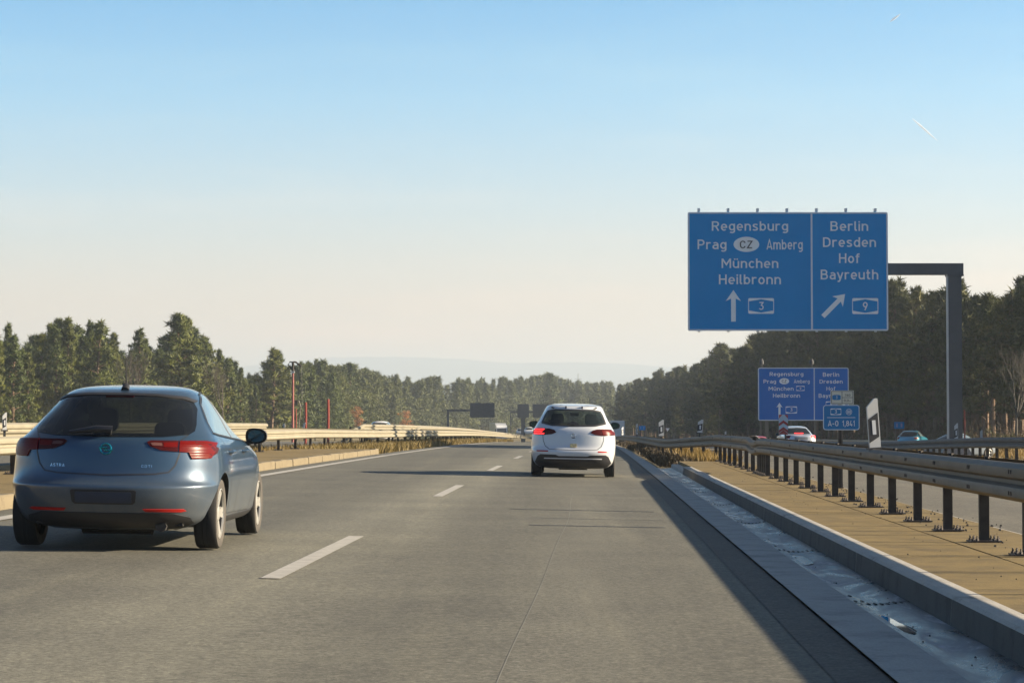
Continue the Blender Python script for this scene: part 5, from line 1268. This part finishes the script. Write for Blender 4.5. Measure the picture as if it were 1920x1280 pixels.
wc.body(M_WPAINT, [(0, .33, .36), (2.73, .33, .36)], [('r', scaled(REARW2, .97, 1.23)), ('f', FW2), (1, SW1), (-1, SW1), (1, SW2), (-1, SW2)], (.55, 1.47, -.45, 2.4, .07))
wc.patch(REARW2, 'r', 'rear_window', M_GLASS, .004, .01); 
wc.line(REARW2 + [REARW2[0]], 'r', .05, 'window_surround', M_TRIM, .006)
wc.patch(FW2, 'f', 'windscreen', M_GLASS, .004, .01)
for sd in (1, -1):
    wc.patch(SW1, sd, 'side_window', M_GLASS, .004, .01); wc.patch(SW2, sd, 'side_window', M_GLASS, .004, .01)
    P_ = lambda pts: [(x * sd, z) for x, z in (pts if sd > 0 else pts[::-1])]
    a = wc.patch(P_([(.355, .925), (.40, .975), (.50, 1.0), (.70, 1.005), (.79, .998), (.83, .94), (.84, .885), (.80, .872), (.60, .868), (.45, .885)]), 'r', 'tail_lamp', M_LREDD, .010, .02)
    wc.patch([(-.52, .99), (-.3, .96), (-.22, .92), (-.3, .885), (-.52, .875)], sd, 'tail_lamp_wrap', M_LRED, .008, .01, parent=a)
    if sd < 0: 
        wc.patch(P_([(.60, .99), (.80, .985), (.81, .965), (.62, .965)]), 'r', 'brake_bar', M_LLIT, .014, .006, parent=a); wc.patch(P_([(.64, .945), (.82, .945), (.825, .925), (.66, .925)]), 'r', 'brake_bar', M_LLIT, .014, .006, parent=a); wc.patch(P_([(.60, .905), (.82, .905), (.82, .885), (.62, .882)]), 'r', 'brake_bar', M_LLIT, .014, .006, parent=a)
    else: wc.patch(P_([(.58, .985), (.80, .98), (.82, .90), (.62, .885)]), 'r', 'brake_bar', M_LRED, .014, .006, parent=a)
    wc.patch(P_([(.52, .545), (.76, .545), (.77, .53), (.75, .52), (.52, .522)]), 'r', 'bumper_reflector', M_REFR, .006, .008)
    mirror(wc, sd, (sd * .80, 1.95, 1.08), .10, .075); wheel(wc, 0, sd, .32, .215, .775); wheel(wc, 2.73, sd, .32, .215, .775)
    wc.line([(.90, 1.04), (.905, .6), (.90, .30)], sd, .009, 'door_seam', M_TRIM)
    wc.line([(-.3, 1.49), (.4, 1.505), (1.4, 1.48)], sd, .03, 'roof_rail', M_TRIM, .01)
wc.line([(-.64, .87), (-.63, .76), (-.585, .64), (-.5, .575), (0, .56), (.5, .575), (.585, .64), (.63, .76), (.64, .87)], 'r', .012, 'tailgate_seam', M_TRIM)
wc.patch(mirror_pts([(0, .435), (.30, .435), (.36, .46), (.68, .468), (.74, .43), (.80, .30), (.72, .22), (.6, .19), (0, .185)]), 'r', 'bumper_insert', M_TRIM, .006, .012)
wc.patch(mirror_pts([(0, .396), (.60, .396), (.60, .378), (0, .378)]), 'r', 'silver_strip', M_SEDGE, .012, .008)
h, n = wc.ray((0, .87), 'r'); mb = MB(); mb.tube([h + Vector((.04*math.cos(a), -.012, .04*math.sin(a))) for a in np.linspace(0, 6.284, 21)], .006, 6, cap=False)
for a in (90, 210, 330): mb.tube([h + Vector((0, -.012, 0)), h + Vector((.04*math.cos(R(a)), -.012, .04*math.sin(R(a))))], .006, 5)
mb.build('badge', M_CHROME, wc.root, smooth=True); wc.patch([(-.04, .826), (.04, .826), (.03, .808), (-.03, .808)][::-1], 'r', 'badge_shadow_slot', M_TRIM, .004, .003)
wc.patch(rrect(-.065, .615, .075, .695, .01), 'r', 'small_plate', simple('plate_beige', (.5, .40, .2), .5, var=.5, scale=22), .006, .006)
h, n = wc.ray((0, 1.09), 'r'); mb = MB(); mb.tube([h + Vector((0, -.02, -.01)), h + Vector((.02, -.04, .02)), h + Vector((-.30, -.03, .03))], [.022, .02, .008], 6); mb.build('rear_wiper', M_TRIM, wc.root, smooth=True)
for x in (-.17, .17): h, n = wc.ray((x, 1.45), 'r'); MB().box((x - .015, h.y - .03, h.z - .03), (x + .015, h.y + .03, h.z + .03)).build('spoiler_mark', M_TRIM, wc.root)
seats(wc, (-.36, .36), 1.0, .6, 1.22); seats(wc, (-.4, .4), -.02, .6, 1.10, M_INT)
mb = MB(); mb.prism([(-.18, .95), (-.12, 1.10), (-.03, 1.17), (.06, 1.14), (.2, 1.02), (.3, .95)], -.35, -.1, 'y'); mb.build('luggage', simple('plum_cloth', (.06, .015, .035), .9), wc.root)
MB().prism(rrect(-.1, 1.28, .1, 1.35, .02), 1.55, 1.57, 'y').build('rear_view_mirror', M_INT, wc.root)
mb = MB(); mb.tube([(-.7, 0, .31), (.7, 0, .31)], .05, 8); mb.tube([(-.3, -.3, .22), (.3, -.3, .22)], .08, 10); mb.tube([(-.7, 2.73, .31), (.7, 2.73, .31)], .05, 8); mb.box((-.62, -.5, .23), (.62, 3.1, .31)); mb.build('underbody', M_INT, wc.root)

# --- smaller cars seen behind the rails
def small_car(X, Y, rz, paintm, label, kind='hatch', zoff=0, sc=1., lit=False, name=None, front=False):
    if kind == 'saloon':
        sp = dict(w=BL['w'], yr=[(.17, -.6), (.25, -.9), (.4, -1.02), (.6, -1.05), (.8, -1.02), (.93, -.98), (.965, -.88), (.985, -.45), (1.0, -.35), (1.1, -.1), (1.2, .12), (1.3, .35), (1.38, .6), (1.43, .9), (1.463, 1.2)], yf=BL['yf'], corner=[(0, .7), (.97, .8), (1.1, .7)], cornerf=[(0, 1.)], n=3.0, taper=BL['taper'], zs=BL['zs'])
        rw = mirror_pts([(0, 1.36), (.5, 1.33), (.60, 1.18), (.66, 1.02), (0, 1.01)])
    else: sp = BL; rw = REARW
    c = Car(sp, (X, Y, zr(X, Y) + zoff), rz, label, name or ('saloon_car' if kind == 'saloon' else 'hatchback_car')); c.root.scale = (sc, sc, sc)
    c.body(paintm, [(0, .325, .355), (2.662, .325, .355)])
    c.patch(rw, 'r', 'rear_window', M_GLASS_D, .004, .01, .08); c.patch(FRONTW, 'f', 'windscreen', M_GLASS_D, .004, .01, .08)
    for sd in (1, -1):
        P_ = lambda pts: [(x * sd, z) for x, z in (pts if sd > 0 else pts[::-1])]
        c.patch(SIDE1 if kind != 'saloon' else [(.25, 1.02), (.86, .985), (.86, 1.375), (.55, 1.28)], sd, 'side_window', M_GLASS_S, .004, .01, .08); c.patch(SIDE2, sd, 'side_window', M_GLASS_S, .004, .01, .08)
        c.patch(P_([(.55, .93), (.80, .93), (.84, .90), (.83, .78), (.62, .78)]), 'r', 'tail_lamp', M_LLIT if lit and sd > 0 else M_LRED, .01, .02, .08)
        if front: c.patch(P_([(.45, .68), (.74, .72), (.76, .62), (.5, .6)]), 'f', 'headlight', M_REFL, .01, .02, .08)
        mirror(c, sd, (sd * .84, 1.78, .995), .09, .07); wheel(c, 0, sd); wheel(c, 2.662, sd)
    if kind == 'saloon': c.patch(rrect(-.36, .70, .36, .86, .03), 'r', 'number_plate', simple('blank_grey_plate', (.16, .18, .2), .5), .008, .006, .1); c.patch([(-.25, 1.05), (-.25, 1.075), (.25, 1.075), (.25, 1.05)], 'r', 'high_brake_lamp', M_LLIT, .012, .006, .1)
    return c
M_P2 = paint('pale_silver_paint', (.45, .50, .56), .3, .3, .1); M_P3 = paint('teal_paint', (.02, .22, .32), .4, .3, .1); M_P4 = paint('grey_blue_paint', (.25, .3, .36), .4, .35, .1); M_P5 = paint('red_paint_car', (.3, .03, .03), 0, .4, .1); M_P6 = paint('plain_white_paint', (.7, .7, .68), 0, .4, .1)
small_car(15.85, 126.5, .02, M_P2, 'silver white saloon with glowing brake lamps before the smaller direction sign', 'saloon', -.02, lit=True)
small_car(14.95, 139, .05, M_P5, 'red car mostly hidden left of the silver saloon', 'hatch', -.55)
small_car(30.9, 178, -.42, M_P3, 'teal blue hatchback curving away on the ramp left of the gantry post', zoff=.35)
small_car(24.6, 131, -1.15, M_P4, 'long grey blue car roof showing over the dark rail below the gantry post', 'saloon', .05)
small_car(-9.3, 163, math.pi - .034, M_P6, 'pale oncoming car roof above the raised left rail', 'hatch', .03, front=True)
small_car(3.0, 400, math.pi, M_P6, 'tiny white oncoming car far away left of the white hatchback mirror', 'hatch', 1.2, front=True)
small_car(1.7, 440, math.pi, M_P4, 'tiny grey oncoming car beside the far lorry', 'hatch', 1.2, front=True)
# --- far lorries
def lorry(px, ptop, Y, label, rz=0., w=2.5):
    p = P3(px, ptop, Y); H = 3.9; z = p.z - H; g = empty('lorry', (p.x, Y, z), rz, label, 'lorry')
    MB().prism(rrect(-1.25, 1.0, 1.25, H, .06), 2.4, 14.5, 'y').build('trailer', M_P6, g); mb = MB(); mb.prism([(0, .5), (0, 1.7), (.25, 3.0), (.6, 3.35), (2.2, 3.5), (2.2, .5)], -1.22, 1.22, 'x'); cab = mb.build('cab', M_P6, g)
    mb = MB(); mb.prism([(-.04, 1.75), (.19, 2.75), (.23, 2.75), (.0, 1.75)], -1.1, 1.1, 'x'); mb.build('windscreen', M_GLASS_D, cab); MB().box((-1.0, -.03, .75), (1.0, .02, 1.45)).build('grille', M_TRIM, cab)
    for s in (-1, 1): MB().box((s*1.05 - .15, -.04, .6), (s*1.05 + .15, .02, .8)).build('headlight', M_REFL, cab); MB().box((s*1.4 - .08, .3, 1.9), (s*1.4 + .08, .45, 2.6)).build('door_mirror', M_TRIM, cab)
    for yy in (1.2, 4.5, 10.5, 11.8, 13.1):
        for s in (-1, 1): m = MB(); m.lathe([(.0, s*1.2), (.3, s*1.2), (.5, s*1.22), (.5, s*.9), (.0, s*.9)], 20); o = m.build('wheel', M_TREAD, g, smooth=True); o.location = (0, yy, .5)
    MB().box((-1.1, 2.3, .6), (1.1, 14.2, 1.0)).build('chassis', M_TRIM, g)
    return g
lorry(941, 793, 520, 'white oncoming lorry cresting the rise at the end of the left rail', .12)
g = lorry(1151, 788, 420, 'pale lorry partly hidden behind the right mirror of the white hatchback', math.pi)
